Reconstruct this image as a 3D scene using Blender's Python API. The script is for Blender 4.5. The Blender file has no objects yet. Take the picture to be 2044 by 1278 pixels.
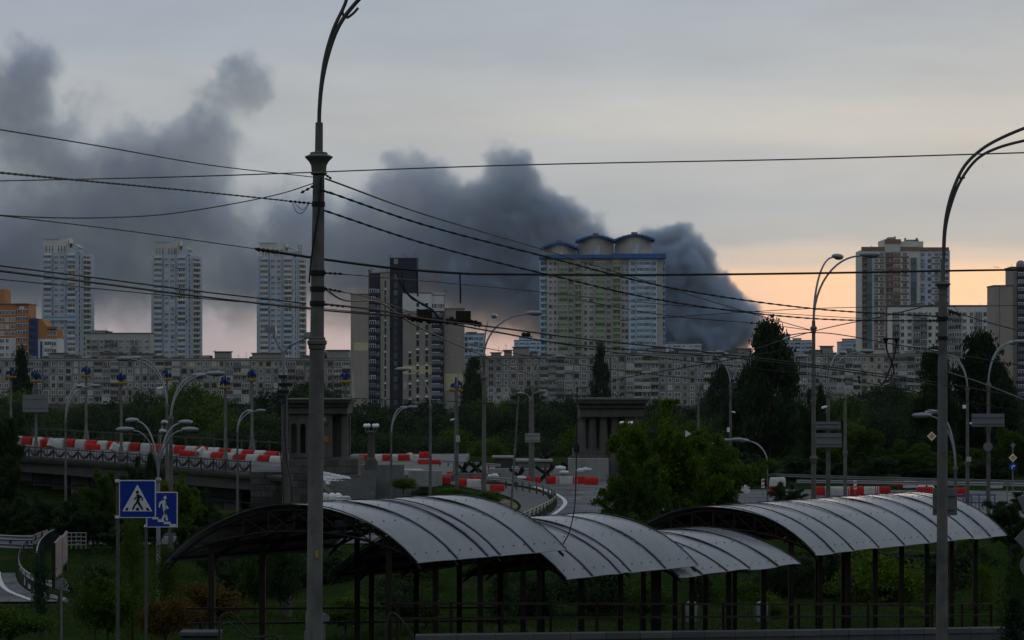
import bpy, math, random
import numpy as np
from mathutils import Vector, Matrix

# ------------------------------------------------------------------ camera, sky, sun, exposure
SC = bpy.context.scene
COL = SC.collection
CAMZ, F, CX, HY = 7.5, 4826.0, 1022.0, 760.0      # eye height, focal length in photo pixels, centre column, horizon row
cam_d = bpy.data.cameras.new('camera'); cam = bpy.data.objects.new('camera', cam_d); COL.objects.link(cam)
cam.location = (0, 0, CAMZ); cam.rotation_euler = (math.radians(90), 0, 0)
cam_d.sensor_width = 36.0; cam_d.lens = 85.0; cam_d.shift_y = 121.0 / 2044.0
cam_d.clip_start = 0.5; cam_d.clip_end = 20000
SC.camera = cam

SUN_AZ, SUN_EL = math.radians(17), math.radians(4)   # behind cloud low on the right, azimuth from +Y towards +X
world = bpy.data.worlds.new('World'); SC.world = world; world.use_nodes = True
nt = world.node_tree; nt.nodes.clear()
def WN(t, **k):
    n = nt.nodes.new(t)
    for a, b in k.items(): setattr(n, a, b)
    return n
def lin(r, g, b):
    f = lambda c: (c / 255 / 12.92) if c <= 10 else ((c / 255 + 0.055) / 1.055) ** 2.4
    return (f(r), f(g), f(b), 1)
def ramp(n, stops, interp='LINEAR'):
    cr = n.color_ramp; cr.interpolation = interp
    while len(cr.elements) > 1: cr.elements.remove(cr.elements[-1])
    cr.elements[0].position = stops[0][0]; cr.elements[0].color = stops[0][1]
    for p, c in stops[1:]:
        e = cr.elements.new(p); e.color = c
def build_world():
    L = nt.links.new
    out = WN('ShaderNodeOutputWorld'); bg = WN('ShaderNodeBackground'); tc = WN('ShaderNodeTexCoord')
    sep = WN('ShaderNodeSeparateXYZ'); L(tc.outputs['Generated'], sep.inputs[0])
    def M(op, a, b=None, c=None, clamp=False):
        m = WN('ShaderNodeMath', operation=op); m.use_clamp = clamp
        for i, v in enumerate((a, b, c)):
            if v is None: continue
            if isinstance(v, (int, float)): m.inputs[i].default_value = v
            else: L(v, m.inputs[i])
        return m.outputs[0]
    x, y, z = sep.outputs
    zc = M('MAXIMUM', z, 0.0)
    # cloud streak noise, stretched along the horizon
    mp = WN('ShaderNodeMapping'); mp.inputs['Scale'].default_value = (3.0, 3.0, 26.0); L(tc.outputs['Generated'], mp.inputs[0])
    n1 = WN('ShaderNodeTexNoise'); n1.inputs['Scale'].default_value = 2.1; n1.inputs['Detail'].default_value = 5; n1.inputs['Roughness'].default_value = 0.5
    L(mp.outputs[0], n1.inputs['Vector'])
    nz = M('SUBTRACT', n1.outputs['Fac'], 0.5)
    # elevation with a little unevenness from the cloud noise
    el = M('ADD', zc, M('MULTIPLY', nz, M('MINIMUM', M('MULTIPLY', zc, 0.3), 0.03)))
    pos = M('MULTIPLY', el, 2.5, clamp=True)        # elevation 0 .. 0.4 -> 0 .. 1
    cool = WN('ShaderNodeValToRGB'); L(pos, cool.inputs[0])
    ramp(cool, [(0.0, lin(168, 152, 156)), (0.05, lin(164, 158, 163)), (0.11, lin(156, 163, 171)), (0.17, lin(160, 167, 174)), (0.235, lin(170, 175, 180)),
                (0.30, lin(173, 177, 181)), (0.345, lin(160, 169, 179)), (0.40, lin(158, 168, 179)), (1.0, lin(164, 174, 186))], 'EASE')
    warm = WN('ShaderNodeValToRGB'); L(pos, warm.inputs[0])
    ramp(warm, [(0.0, lin(212, 176, 170)), (0.045, lin(236, 190, 170)), (0.085, lin(252, 205, 170)), (0.110, lin(252, 208, 168)), (0.126, lin(205, 192, 180)), (0.144, lin(170, 174, 175)),
                (0.18, lin(164, 172, 178)), (0.225, lin(178, 182, 184)), (0.262, lin(195, 194, 189)), (0.30, lin(181, 185, 187)), (0.345, lin(170, 177, 183)), (0.40, lin(164, 172, 181)), (1.0, lin(164, 174, 186))], 'EASE')
    az = M('ARCTAN2', x, y)
    wf = M('SUBTRACT', 1.0, M('DIVIDE', M('ABSOLUTE', M('SUBTRACT', az, SUN_AZ)), 0.42), clamp=True)
    wf = M('SMOOTH_MIN', M('MULTIPLY', wf, 1.6), 1.0, 0.3)
    mix = WN('ShaderNodeMix', data_type='RGBA'); L(wf, mix.inputs[0]); L(cool.outputs[0], mix.inputs[6]); L(warm.outputs[0], mix.inputs[7])
    # brightness mottling of the overcast
    mp2 = WN('ShaderNodeMapping'); mp2.inputs['Scale'].default_value = (5.0, 5.0, 18.0); mp2.inputs['Location'].default_value = (3.1, 0.4, 1.7); L(tc.outputs['Generated'], mp2.inputs[0])
    n2 = WN('ShaderNodeTexNoise'); n2.inputs['Scale'].default_value = 2.0; n2.inputs['Detail'].default_value = 7; n2.inputs['Roughness'].default_value = 0.58; L(mp2.outputs[0], n2.inputs['Vector'])
    br = M('ADD', 0.92, M('MULTIPLY', n2.outputs['Fac'], 0.38))
    sc = WN('ShaderNodeMix', data_type='RGBA', blend_type='MULTIPLY'); sc.inputs[0].default_value = 1.0; L(mix.outputs[2], sc.inputs[6])
    comb = WN('ShaderNodeCombineColor'); [L(br, comb.inputs[i]) for i in range(3)]; L(comb.outputs[0], sc.inputs[7])
    # the clear sky seen thinly through the cloud
    sky = WN('ShaderNodeTexSky'); sky.sky_type = 'NISHITA'; sky.sun_disc = False; sky.sun_elevation = SUN_EL; sky.sun_rotation = SUN_AZ
    sk = WN('ShaderNodeMix', data_type='RGBA', blend_type='MULTIPLY'); sk.inputs[0].default_value = 1.0; L(sky.outputs[0], sk.inputs[6]); sk.inputs[7].default_value = (0.05, 0.05, 0.05, 1)
    fin = WN('ShaderNodeMix', data_type='RGBA'); fin.inputs[0].default_value = 0.94; L(sk.outputs[2], fin.inputs[6]); L(sc.outputs[2], fin.inputs[7])
    L(fin.outputs[2], bg.inputs[0]); bg.inputs[1].default_value = 1.0; L(bg.outputs[0], out.inputs[0])
build_world()
world.cycles.sampling_method = 'MANUAL'; world.cycles.sample_map_resolution = 512

sun_d = bpy.data.lights.new('sun', 'SUN'); sun = bpy.data.objects.new('sun', sun_d); COL.objects.link(sun)
sun_d.energy = 0.25; sun_d.angle = math.radians(20); sun_d.color = (1, 0.8, 0.62)
sun.rotation_euler = (math.radians(90) - SUN_EL, 0, math.pi - SUN_AZ)
vs = SC.view_settings; vs.view_transform = 'Standard'; vs.look = 'None'; vs.exposure = 0.0; vs.gamma = 1.0; vs.use_curve_mapping = False
cy = SC.cycles
cy.use_denoising = True
cy.max_bounces = 6; cy.diffuse_bounces = 3; cy.glossy_bounces = 3; cy.transmission_bounces = 4; cy.transparent_max_bounces = 8; cy.volume_bounces = 1
cy.sample_clamp_indirect = 4
cy.volume_step_rate = 1.0; cy.volume_max_steps = 256
try: cy.denoising_input_passes = 'RGB_ALBEDO_NORMAL'
except Exception: pass

# ------------------------------------------------------------------ photo-to-place helpers
def Xp(px, D): return (px - CX) / F * D
def Zp(py, D): return CAMZ + (HY - py) / F * D
def P(px, py, D): return Vector((Xp(px, D), D, Zp(py, D)))
def Dg(py, z): return F * (CAMZ - z) / (py - HY)
def PG(px, py, z):                       # point of the plane at height z seen at that pixel
    D = Dg(py, z); return Vector((Xp(px, D), D, z))
def M_(px, D): return px / F * D         # length in metres of px photo pixels at depth D

# ------------------------------------------------------------------ materials
MATS = {}
def mat(name, col, rough=0.75, var=0.12, scale=1.5, metal=0.0, bump=0.0, bscale=None, rnd=0.0, spec=0.12, streak=0.0, col2=None, c2scale=0.6, c2lo=0.5, c2hi=0.62):
    if name in MATS: return MATS[name]
    m = bpy.data.materials.new(name); m.use_nodes = True; t = m.node_tree; L = t.links.new
    b = t.nodes['Principled BSDF']; b.inputs['Roughness'].default_value = rough; b.inputs['Metallic'].default_value = metal
    b.inputs['Specular IOR Level'].default_value = spec
    g = t.nodes.new('ShaderNodeNewGeometry')
    n = t.nodes.new('ShaderNodeTexNoise'); n.inputs['Scale'].default_value = scale; n.inputs['Detail'].default_value = 6; n.inputs['Roughness'].default_value = 0.65
    L(g.outputs['Position'], n.inputs['Vector'])
    def math_(op, a, bb):
        k = t.nodes.new('ShaderNodeMath'); k.operation = op
        for i, v in enumerate((a, bb)):
            if isinstance(v, (int, float)): k.inputs[i].default_value = v
            else: L(v, k.inputs[i])
        return k.outputs[0]
    f = math_('ADD', math_('MULTIPLY', math_('SUBTRACT', n.outputs['Fac'], 0.5), var * 4), 1.0)
    if rnd:
        oi = t.nodes.new('ShaderNodeObjectInfo'); f = math_('MULTIPLY', f, math_('ADD', 1 - rnd, math_('MULTIPLY', oi.outputs['Random'], 2 * rnd)))
    if streak:
        mp = t.nodes.new('ShaderNodeMapping'); mp.inputs['Scale'].default_value = (2.2, 2.2, 0.12); L(g.outputs['Position'], mp.inputs[0])
        n3 = t.nodes.new('ShaderNodeTexNoise'); n3.inputs['Scale'].default_value = 1.3; n3.inputs['Detail'].default_value = 4; L(mp.outputs[0], n3.inputs['Vector'])
        f = math_('MULTIPLY', f, math_('ADD', 1 - streak, math_('MULTIPLY', n3.outputs['Fac'], 2 * streak)))
    base = t.nodes.new('ShaderNodeRGB'); base.outputs[0].default_value = (*col[:3], 1); src = base.outputs[0]
    if col2:
        n4 = t.nodes.new('ShaderNodeTexNoise'); n4.inputs['Scale'].default_value = c2scale; n4.inputs['Detail'].default_value = 7; L(g.outputs['Position'], n4.inputs['Vector'])
        mr = t.nodes.new('ShaderNodeMapRange'); mr.inputs[1].default_value = c2lo; mr.inputs[2].default_value = c2hi; L(n4.outputs['Fac'], mr.inputs[0])
        mx = t.nodes.new('ShaderNodeMix'); mx.data_type = 'RGBA'; L(mr.outputs[0], mx.inputs[0]); L(src, mx.inputs[6]); mx.inputs[7].default_value = (*col2[:3], 1); src = mx.outputs[2]
    mul = t.nodes.new('ShaderNodeVectorMath'); mul.operation = 'SCALE'; L(src, mul.inputs[0]); L(f, mul.inputs['Scale'])
    L(mul.outputs[0], b.inputs['Base Color'])
    if bump:
        nb = t.nodes.new('ShaderNodeTexNoise'); nb.inputs['Scale'].default_value = bscale or scale * 6; nb.inputs['Detail'].default_value = 5; L(g.outputs['Position'], nb.inputs['Vector'])
        bp = t.nodes.new('ShaderNodeBump'); bp.inputs['Strength'].default_value = bump; bp.inputs['Distance'].default_value = 0.05; L(nb.outputs['Fac'], bp.inputs['Height']); L(bp.outputs[0], b.inputs['Normal'])
    MATS[name] = m
    return m
def leafmat(name, col, hi, trans=0.35, rnd=0.25):
    if name in MATS: return MATS[name]
    m = bpy.data.materials.new(name); m.use_nodes = True; t = m.node_tree; L = t.links.new
    b = t.nodes['Principled BSDF']; b.inputs['Roughness'].default_value = 0.6; b.inputs['Specular IOR Level'].default_value = 0.03
    g = t.nodes.new('ShaderNodeNewGeometry'); oi = t.nodes.new('ShaderNodeObjectInfo')
    mx = t.nodes.new('ShaderNodeMix'); mx.data_type = 'RGBA'; mx.inputs[6].default_value = (*col, 1); mx.inputs[7].default_value = (*hi, 1)
    L(g.outputs['Random Per Island'], mx.inputs[0])
    ad = t.nodes.new('ShaderNodeMath'); ad.operation = 'MULTIPLY_ADD'; L(oi.outputs['Random'], ad.inputs[0]); ad.inputs[1].default_value = 2 * rnd; ad.inputs[2].default_value = 1 - rnd
    mul = t.nodes.new('ShaderNodeVectorMath'); mul.operation = 'SCALE'; L(mx.outputs[2], mul.inputs[0]); L(ad.outputs[0], mul.inputs['Scale'])
    L(mul.outputs[0], b.inputs['Base Color'])
    tr = t.nodes.new('ShaderNodeBsdfTranslucent'); L(mul.outputs[0], tr.inputs[0])
    ms = t.nodes.new('ShaderNodeMixShader'); ms.inputs[0].default_value = trans; L(b.outputs[0], ms.inputs[1]); L(tr.outputs[0], ms.inputs[2])
    L(ms.outputs[0], t.nodes['Material Output'].inputs[0]); MATS[name] = m
    return m

# ------------------------------------------------------------------ mesh builder and object helpers
class MB:
    def __init__(s): s.v = []; s.f = []; s.m = []; s.mi = 0
    def mat(s, i): s.mi = i; return s
    def _add(s, vs, fs):
        o = len(s.v); s.v += [tuple(v) for v in vs]
        for f in fs: s.f.append(tuple(i + o for i in f)); s.m.append(s.mi)
        return s
    def box(s, x0, x1, y0, y1, z0, z1):
        return s._add([(x0,y0,z0),(x1,y0,z0),(x1,y1,z0),(x0,y1,z0),(x0,y0,z1),(x1,y0,z1),(x1,y1,z1),(x0,y1,z1)],
                      [(0,3,2,1),(4,5,6,7),(0,1,5,4),(1,2,6,5),(2,3,7,6),(3,0,4,7)])
    def cbox(s, c, sx, sy, sz): return s.box(c[0]-sx/2, c[0]+sx/2, c[1]-sy/2, c[1]+sy/2, c[2]-sz/2, c[2]+sz/2)
    def beam(s, p, q, w, h=None, up=(0,0,1)):
        p, q = Vector(p), Vector(q); h = h or w; d = (q - p).normalized(); up = Vector(up)
        if abs(d.dot(up)) > 0.98: up = Vector((0,1,0)) if abs(d.y) < 0.9 else Vector((1,0,0))
        a = d.cross(up).normalized(); b = a.cross(d).normalized()
        vs = [r + a*(i*w/2) + b*(j*h/2) for r in (p, q) for i, j in ((-1,-1),(1,-1),(1,1),(-1,1))]
        return s._add(vs, [(0,3,2,1),(4,5,6,7),(0,1,5,4),(1,2,6,5),(2,3,7,6),(3,0,4,7)])
    def tube(s, pts, r, n=8, cap=True):
        pts = [Vector(p) for p in pts]; k = len(pts)
        rs = r if isinstance(r, (list, tuple)) else [r] * k
        vs = []; ref = None
        for i, p in enumerate(pts):
            d = (pts[min(i+1, k-1)] - pts[max(i-1, 0)]).normalized()
            if ref is None: ref = Vector((0,0,1)) if abs(d.z) < 0.9 else Vector((1,0,0))
            a = d.cross(ref).normalized(); b = d.cross(a).normalized(); ref = -b if False else ref
            for j in range(n):
                t = 2*math.pi*j/n; vs.append(p + (a*math.cos(t) + b*math.sin(t)) * rs[i])
        fs = [(i*n+j, i*n+(j+1)%n, (i+1)*n+(j+1)%n, (i+1)*n+j) for i in range(k-1) for j in range(n)]
        if cap: fs += [tuple(range(n-1, -1, -1)), tuple((k-1)*n+j for j in range(n))]
        return s._add(vs, fs)
    def lathe(s, c, prof, n=16):         # prof: (radius, z)
        vs = [(c[0]+r*math.cos(2*math.pi*j/n), c[1]+r*math.sin(2*math.pi*j/n), c[2]+z) for r, z in prof for j in range(n)]
        k = len(prof)
        fs = [(i*n+j, i*n+(j+1)%n, (i+1)*n+(j+1)%n, (i+1)*n+j) for i in range(k-1) for j in range(n)]
        fs += [tuple(range(n-1, -1, -1)), tuple((k-1)*n+j for j in range(n))]
        return s._add(vs, fs)
    def ell(s, c, rx, ry, rz, n=12, k=8, rot=None):
        c = Vector(c); vs = []
        for i in range(k+1):
            ph = math.pi*i/k
            for j in range(n):
                t = 2*math.pi*j/n
                w = Vector((rx*math.sin(ph)*math.cos(t), ry*math.sin(ph)*math.sin(t), rz*math.cos(ph)))
                vs.append(c + (rot @ w if rot else w))
        fs = [(i*n+j, (i+1)*n+j, (i+1)*n+(j+1)%n, i*n+(j+1)%n) for i in range(k) for j in range(n)]
        return s._add(vs, fs)
    def prism(s, poly, vec):             # planar polygon extruded along vec
        n = len(poly); poly = [Vector(p) for p in poly]; v = Vector(vec)
        vs = poly + [p + v for p in poly]
        return s._add(vs, [tuple(range(n-1,-1,-1)), tuple(range(n, 2*n))] + [(i, (i+1)%n, n+(i+1)%n, n+i) for i in range(n)])
    def sheet(s, rows):                  # grid of points
        h, w = len(rows), len(rows[0])
        return s._add([p for r in rows for p in r], [(i*w+j, i*w+j+1, (i+1)*w+j+1, (i+1)*w+j) for i in range(h-1) for j in range(w-1)])
    def mesh(s, name, mats, smooth=None):
        me = bpy.data.meshes.new(name); me.from_pydata(s.v, [], s.f)
        for m in (mats if isinstance(mats, (list, tuple)) else [mats]): me.materials.append(m)
        me.polygons.foreach_set('material_index', s.m)
        if smooth:
            me.polygons.foreach_set('use_smooth', [True]*len(s.f))
            try: me.set_sharp_from_angle(angle=math.radians(smooth))
            except Exception: pass
        me.update(); return me
    def build(s, name, mats, parent=None, smooth=None):
        return link(name, s.mesh(name, mats, smooth), parent)
def link(name, me, parent=None, mw=None):
    o = bpy.data.objects.new(name, me); COL.objects.link(o)
    if mw is not None: o.matrix_basis = mw
    if parent is not None:
        o.parent = parent; o.matrix_parent_inverse = WORLD[parent.name].inverted() if parent.name in WORLD else Matrix()
    return o
WORLD = {}
def tag(o, label, cat, group=None, kind=None):
    if label: o['label'] = label
    if cat: o['category'] = cat
    if group: o['group'] = group
    if kind: o['kind'] = kind
    return o
def thing(name, label, cat, loc=(0,0,0), group=None):
    o = bpy.data.objects.new(name, None); COL.objects.link(o); o.location = loc; o.empty_display_size = 0.3
    WORLD[o.name] = Matrix.Translation(loc)
    return tag(o, label, cat, group)
def struct(o): o['kind'] = 'structure'; return o
def np_mesh(name, V, Q, mats):
    me = bpy.data.meshes.new(name); me.vertices.add(len(V)); me.vertices.foreach_set('co', np.asarray(V, np.float32).ravel())
    Q = np.asarray(Q, np.int32); k = Q.shape[1]
    me.loops.add(Q.size); me.loops.foreach_set('vertex_index', Q.ravel()); me.polygons.add(len(Q))
    me.polygons.foreach_set('loop_start', np.arange(0, Q.size, k, dtype=np.int32))
    for m in (mats if isinstance(mats, (list, tuple)) else [mats]): me.materials.append(m)
    me.update(calc_edges=True); me.validate(); return me
def arc(p, q, n=12, top=0.55, bulge=1.0):      # curved lamp arm: leaves p straight up, arrives at q nearly level
    p, q = Vector(p), Vector(q); h = Vector((q.x-p.x, q.y-p.y, 0)); v = q.z - p.z
    return [p + h*(1-math.cos(t))**1.0*bulge + Vector((0,0,v))*math.sin(t) for t in [math.pi/2*i/n for i in range(n+1)]]
def smooth(a, b, x):
    t = min(1, max(0, (x-a)/(b-a))); return t*t*(3-2*t)
# ------------------------------------------------------------------ ground, roads
R = random.Random(7)
def gz(x, y):
    z = -1.5 + 0.5*smooth(108, 124, y)
    z += -4.0*smooth(150, 185, y)*smooth(-9, -18, x)*smooth(330, 250, y)*0 + 0
    # hollow under the bridge on the left
    z -= 3.8*smooth(158, 190, y)*(1-smooth(225, 262, y))*(1-smooth(-11.5, -7, x))
    z -= 9.0*smooth(262, 420, y)
    # low bank behind the canopies
    z += 0.9*smooth(92, 104, y)*(1-smooth(108, 118, y))*smooth(-9, -4, x)*(1-smooth(7, 12, x))
    # unseen hillside added behind the viewpoint to shade the foreground
    z += 6.2*(1-smooth(2, 34, y)) + 62*(1-smooth(-150, -6, y))
    return z
M_grass = mat('grass_ground', (0.017, 0.030, 0.008), 1.0, spec=0.0, var=0.25, scale=0.9, bump=0.6, bscale=8, col2=(0.04, 0.036, 0.018), c2scale=0.25, c2lo=0.55, c2hi=0.7)
M_asph = mat('asphalt', (0.15, 0.15, 0.155), 0.9, 0.14, 0.7, spec=0.05, bump=0.25, bscale=40, col2=(0.085, 0.085, 0.09), c2scale=0.35, c2lo=0.42, c2hi=0.6)
M_paint = mat('road_paint', (0.55, 0.55, 0.53), 0.7, 0.2, 2.0)
M_conc = mat('concrete', (0.24, 0.235, 0.225), 0.85, 0.14, 0.8, bump=0.3, bscale=14, streak=0.25)
M_concd = mat('dark_concrete', (0.13, 0.128, 0.122), 0.9, 0.2, 0.5, bump=0.3, bscale=9, streak=0.35)
def ground():
    xs = np.concatenate([np.linspace(-1700, -200, 13), np.linspace(-170, 170, 86), np.linspace(200, 1700, 13)])
    ys = np.concatenate([np.linspace(-200, 33, 30), np.linspace(36, 300, 89), np.linspace(310, 520, 22), np.linspace(560, 3300, 24)])
    V = [(x, y, gz(x, y)) for y in ys for x in xs]; w = len(xs)
    Q = [(j*w+i, j*w+i+1, (j+1)*w+i+1, (j+1)*w+i) for j in range(len(ys)-1) for i in range(w-1)]
    o = link('ground', np_mesh('ground', V, Q, M_grass)); o.data.polygons.foreach_set('use_smooth', [True]*len(Q)); struct(o)
ground()
def strip(name, left, right, mats, dz, parent=None):     # sheet between two polylines draped on the ground
    mb = MB(); rows = []
    for a, b in zip(left, right):
        rows.append([Vector(a).lerp(Vector(b), t) for t in (0, .25, .5, .75, 1)])
    mb.sheet([[Vector((p.x, p.y, p.z+dz)) for p in r] for r in rows])
    return mb.build(name, mats, parent)
def catmull(pts, n=8):
    pts = [Vector(p) for p in pts]; q = [pts[0]*2-pts[1]] + pts + [pts[-1]*2-pts[-2]]; r = []
    for i in range(1, len(q)-2):
        for k in range(n):
            t = k/n; a, b, c, d = q[i-1], q[i], q[i+1], q[i+2]
            r.append(0.5*((2*b)+(c-a)*t+(2*a-5*b+4*c-d)*t*t+(3*b-a-3*c+d)*t**3))
    return r + [pts[-1]]
# plaza road (right of the guard rail curve), at about -1 m
ZR = -0.96
edge = [PG(*p, ZR) for p in ((905,930),(905,944),(960,957),(1035,968),(1085,981),(1112,1000),(1098,1022),(1040,1048),(985,1075))]
ec = catmull(edge, 6)
def flat(p, z=ZR): return Vector((p.x, p.y, z))
road = strip('plaza_road', ec, [Vector((14 + 80*smooth(190, 178, p.y), min(max(p.y, 128), 300), ZR)) for p in ec], M_asph, 0.0); struct(road)
# footway on the left of the rail
fe = catmull([PG(*p, ZR) for p in ((890,965),(940,975),(1010,990),(1040,1010),(1018,1030),(960,1056))], 6)
fo = catmull([PG(*p, ZR) for p in ((905,960),(955,965),(1040,974),(1092,990),(1085,1018),(1010,1052))], 6)
struct(strip('footway', fe, fo, mat('footway_asphalt', (0.10,0.10,0.102), 0.85, 0.16, 0.8), 0.012))
ln = catmull([PG(*p, ZR) for p in ((1062,972),(1098,983),(1122,998),(1120,1012),(1090,1034),(1050,1052))], 6)
struct(strip('road_marking', ln, [p + Vector((0.28, 0.1, 0)) for p in ln], M_paint, 0.022))
for (a, b) in (((1140,985),(1165,984)), ((1135,997),(1160,996)), ((1200,975),(1235,974))):
    p, q = PG(*a, ZR), PG(*b, ZR); struct(strip('road_marking', [p, q], [p+Vector((0,0.35,0)), q+Vector((0,0.35,0))], M_paint, 0.022))
# cross road behind the canopies and the slip road bottom left
zc = lambda p: Vector((p[0], p[1], gz(p[0], p[1])))
cr = [(-70,128.5),(-40,125.5),(-20,124.5),(0,126),(12,130),(22,138)]
struct(strip('cross_road', [zc(p) for p in cr], [zc((p[0], p[1]+7)) for p in cr], M_asph, 0.06))
sl = catmull([PG(*p, -1.44) for p in ((112,1068),(62,1086),(38,1110),(30,1140),(40,1168),(75,1190),(120,1202))], 6)
struct(strip('slip_road', sl, [Vector((-46-(p.y-90)*0.15, p.y - 2, -1.44)) for p in sl], M_asph, 0.03))
sm_ = catmull([PG(*p, -1.44) for p in ((60,1096),(29,1113),(6,1136),(2,1152),(17,1178),(66,1199))], 6)
struct(strip('road_marking', sm_, [p + Vector((-0.18,-0.12,0)) for p in sm_], M_paint, 0.045))
kb = MB(); kb.tube([p + Vector((0.25,0,0.06)) for p in sl], 0.12, 4); struct(kb.build('kerb', M_conc))
# dry grass patch by the footway
dp = catmull([PG(*p, ZR) for p in ((985,992),(1020,1000),(1034,1012),(1015,1026))], 5)
dq = catmull([PG(*p, ZR) for p in ((962,996),(985,1010),(990,1018),(985,1030))], 5)
struct(strip('dry_grass', dp, dq, mat('dry_grass', (0.13,0.11,0.055), 0.95, 0.35, 1.2, col2=(0.05,0.06,0.025), c2scale=0.7), 0.02))

# ------------------------------------------------------------------ buildings
GLASS = {}
def glassm(name, c, rough=0.18):
    return mat(name, c, rough, 0.25, 0.2, spec=0.5, rnd=0.45)
G_dark = glassm('window_glass_dark', (0.018, 0.021, 0.026)); G_mid = glassm('window_glass_mid', (0.06, 0.068, 0.078)); G_pale = glassm('window_curtain', (0.24, 0.25, 0.26), 0.5); G_teal = glassm('window_glass_teal', (0.055, 0.10, 0.125))
F_white = mat('window_frame_white', (0.68, 0.69, 0.70), 0.6, 0.08, 2); F_grey = mat('window_frame_grey', (0.26, 0.25, 0.24), 0.7, 0.1, 2); F_brown = mat('window_frame_brown', (0.11, 0.085, 0.065), 0.7, 0.1, 2)
B = lambda n, c, **k: mat(n, c, 0.85, k.pop('var', 0.10), k.pop('scale', 0.25), streak=k.pop('streak', 0.18), rnd=k.pop('rnd', 0.10), **k)
M_panel = B('panel_grey', (0.235, 0.22, 0.20)); M_panelb = B('panel_beige', (0.34, 0.31, 0.24)); M_panelw = B('panel_pale', (0.36, 0.35, 0.32)); M_panelp = B('panel_pink', (0.27, 0.215, 0.19)); M_joint = B('panel_joint', (0.10, 0.094, 0.086))
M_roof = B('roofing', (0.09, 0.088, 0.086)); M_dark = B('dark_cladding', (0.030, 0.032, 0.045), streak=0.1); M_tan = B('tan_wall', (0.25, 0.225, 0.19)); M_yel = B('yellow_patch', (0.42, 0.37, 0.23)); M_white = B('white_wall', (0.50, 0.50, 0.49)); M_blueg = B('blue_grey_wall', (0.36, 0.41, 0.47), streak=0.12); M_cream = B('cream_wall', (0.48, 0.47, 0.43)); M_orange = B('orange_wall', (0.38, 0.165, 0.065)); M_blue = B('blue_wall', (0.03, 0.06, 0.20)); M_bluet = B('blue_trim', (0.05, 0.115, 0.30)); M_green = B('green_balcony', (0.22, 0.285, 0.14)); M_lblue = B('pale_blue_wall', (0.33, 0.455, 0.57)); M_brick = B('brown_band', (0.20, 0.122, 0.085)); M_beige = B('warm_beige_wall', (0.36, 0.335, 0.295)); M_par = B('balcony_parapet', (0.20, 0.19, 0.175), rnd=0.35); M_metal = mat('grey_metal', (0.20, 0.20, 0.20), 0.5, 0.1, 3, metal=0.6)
CACHE = {}
def bay_mesh(kind, w, h, style):
    key = (kind, round(w, 2), round(h, 2), style)
    if key in CACHE: return CACHE[key]
    wall, par, var = style
    m = MB(); fr, gl = [(F_white, G_dark), (F_grey, G_dark), (F_white, G_mid), (F_brown, G_dark), (F_white, G_pale), (F_grey, G_mid), (F_white, G_teal)][var]
    mats = [fr, gl, MATS[par]]
    def win(x0, x1, z0, z1, y=-0.02, n=2, t=0.12):
        m.mat(1).box(x0, x1, y-0.02, y, z0, z1)
        m.mat(0)
        m.box(x0-t, x1+t, y-0.07, y+0.01, z1, z1+t).box(x0-t, x1+t, y-0.10, y+0.01, z0-t, z0)
        for i in range(n+1):
            x = x0 + (x1-x0)*i/n; m.box(x-t/2, x+t/2, y-0.06, y-0.021, z0, z1)
    if kind == 'w': win(-0.9, 0.9, 0.82, 2.4, n=3)
    elif kind == 'W': win(-1.1, 1.1, 0.8, 2.4, n=4)
    elif kind == 's': win(-0.62, 0.62, 0.85, 2.4, n=2)
    elif kind == 't': win(-0.35, 0.35, 0.5, 2.5, n=1)
    elif kind == 'd': win(-1.0, -0.1, 0.95, 2.35, n=2); win(0.1, 1.0, 0.95, 2.35, n=2)
    elif kind in 'BG':                     # glazed balcony
        a = w/2-0.03; dp = 1.15
        m.mat(2).box(-a, a, -dp, -dp+0.09, 0.0, 1.02).box(-a, -a+0.09, -dp+0.09, 0, 0, 1.02).box(a-0.09, a, -dp+0.09, 0, 0, 1.02).box(-a, a, -dp+0.09, 0, -0.14, 0.0).box(-a, a, -dp, 0, h-0.32, h-0.16)
        m.mat(1).box(-a+0.05, a-0.05, -dp+0.03, -dp+0.06, 1.02, h-0.32)
        m.mat(0); n = max(3, int(w/0.62))
        for i in range(n+1):
            x = -a+0.04 + (2*a-0.08)*i/n; m.box(x-0.05, x+0.05, -dp, -dp+0.029, 1.02, h-0.32)
        m.box(-a, a, -dp-0.02, -dp, h-0.45, h-0.33)
    elif kind in 'LO':                     # open balcony
        a = w/2-0.03; dp = 1.15
        m.mat(2).box(-a, a, -dp, -dp+0.08, 0.0, 1.0).box(-a, -a+0.12, -dp+0.08, 0, -0.12, h-0.16).box(a-0.12, a, -dp+0.08, 0, -0.12, h-0.16).box(-a+0.12, a-0.12, -dp+0.08, 0, -0.14, 0.0)
        win(-a*0.75, a*0.1, 0.9, 2.3); win(a*0.3, a*0.75, 0.3, 2.3, n=1)
    elif kind == 'p':
        m.mat(2).box(-w/2+0.035, w/2-0.035, -0.0, 0.16, 0.03, h-0.03)
    elif kind == 'h':                      # plain band between floors
        m.mat(2).box(-w/2+0.02, w/2-0.02, -0.14, 0.0, 0.0, 0.85)
    me = m.mesh({'p':'panel','B':'balcony','G':'balcony','L':'balcony','O':'balcony','h':'band'}.get(kind, 'window'), mats)
    CACHE[key] = me; return me
NAMES = {'p':'panel','B':'balcony','G':'balcony','L':'balcony','O':'balcony','h':'facade_band'}
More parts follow.
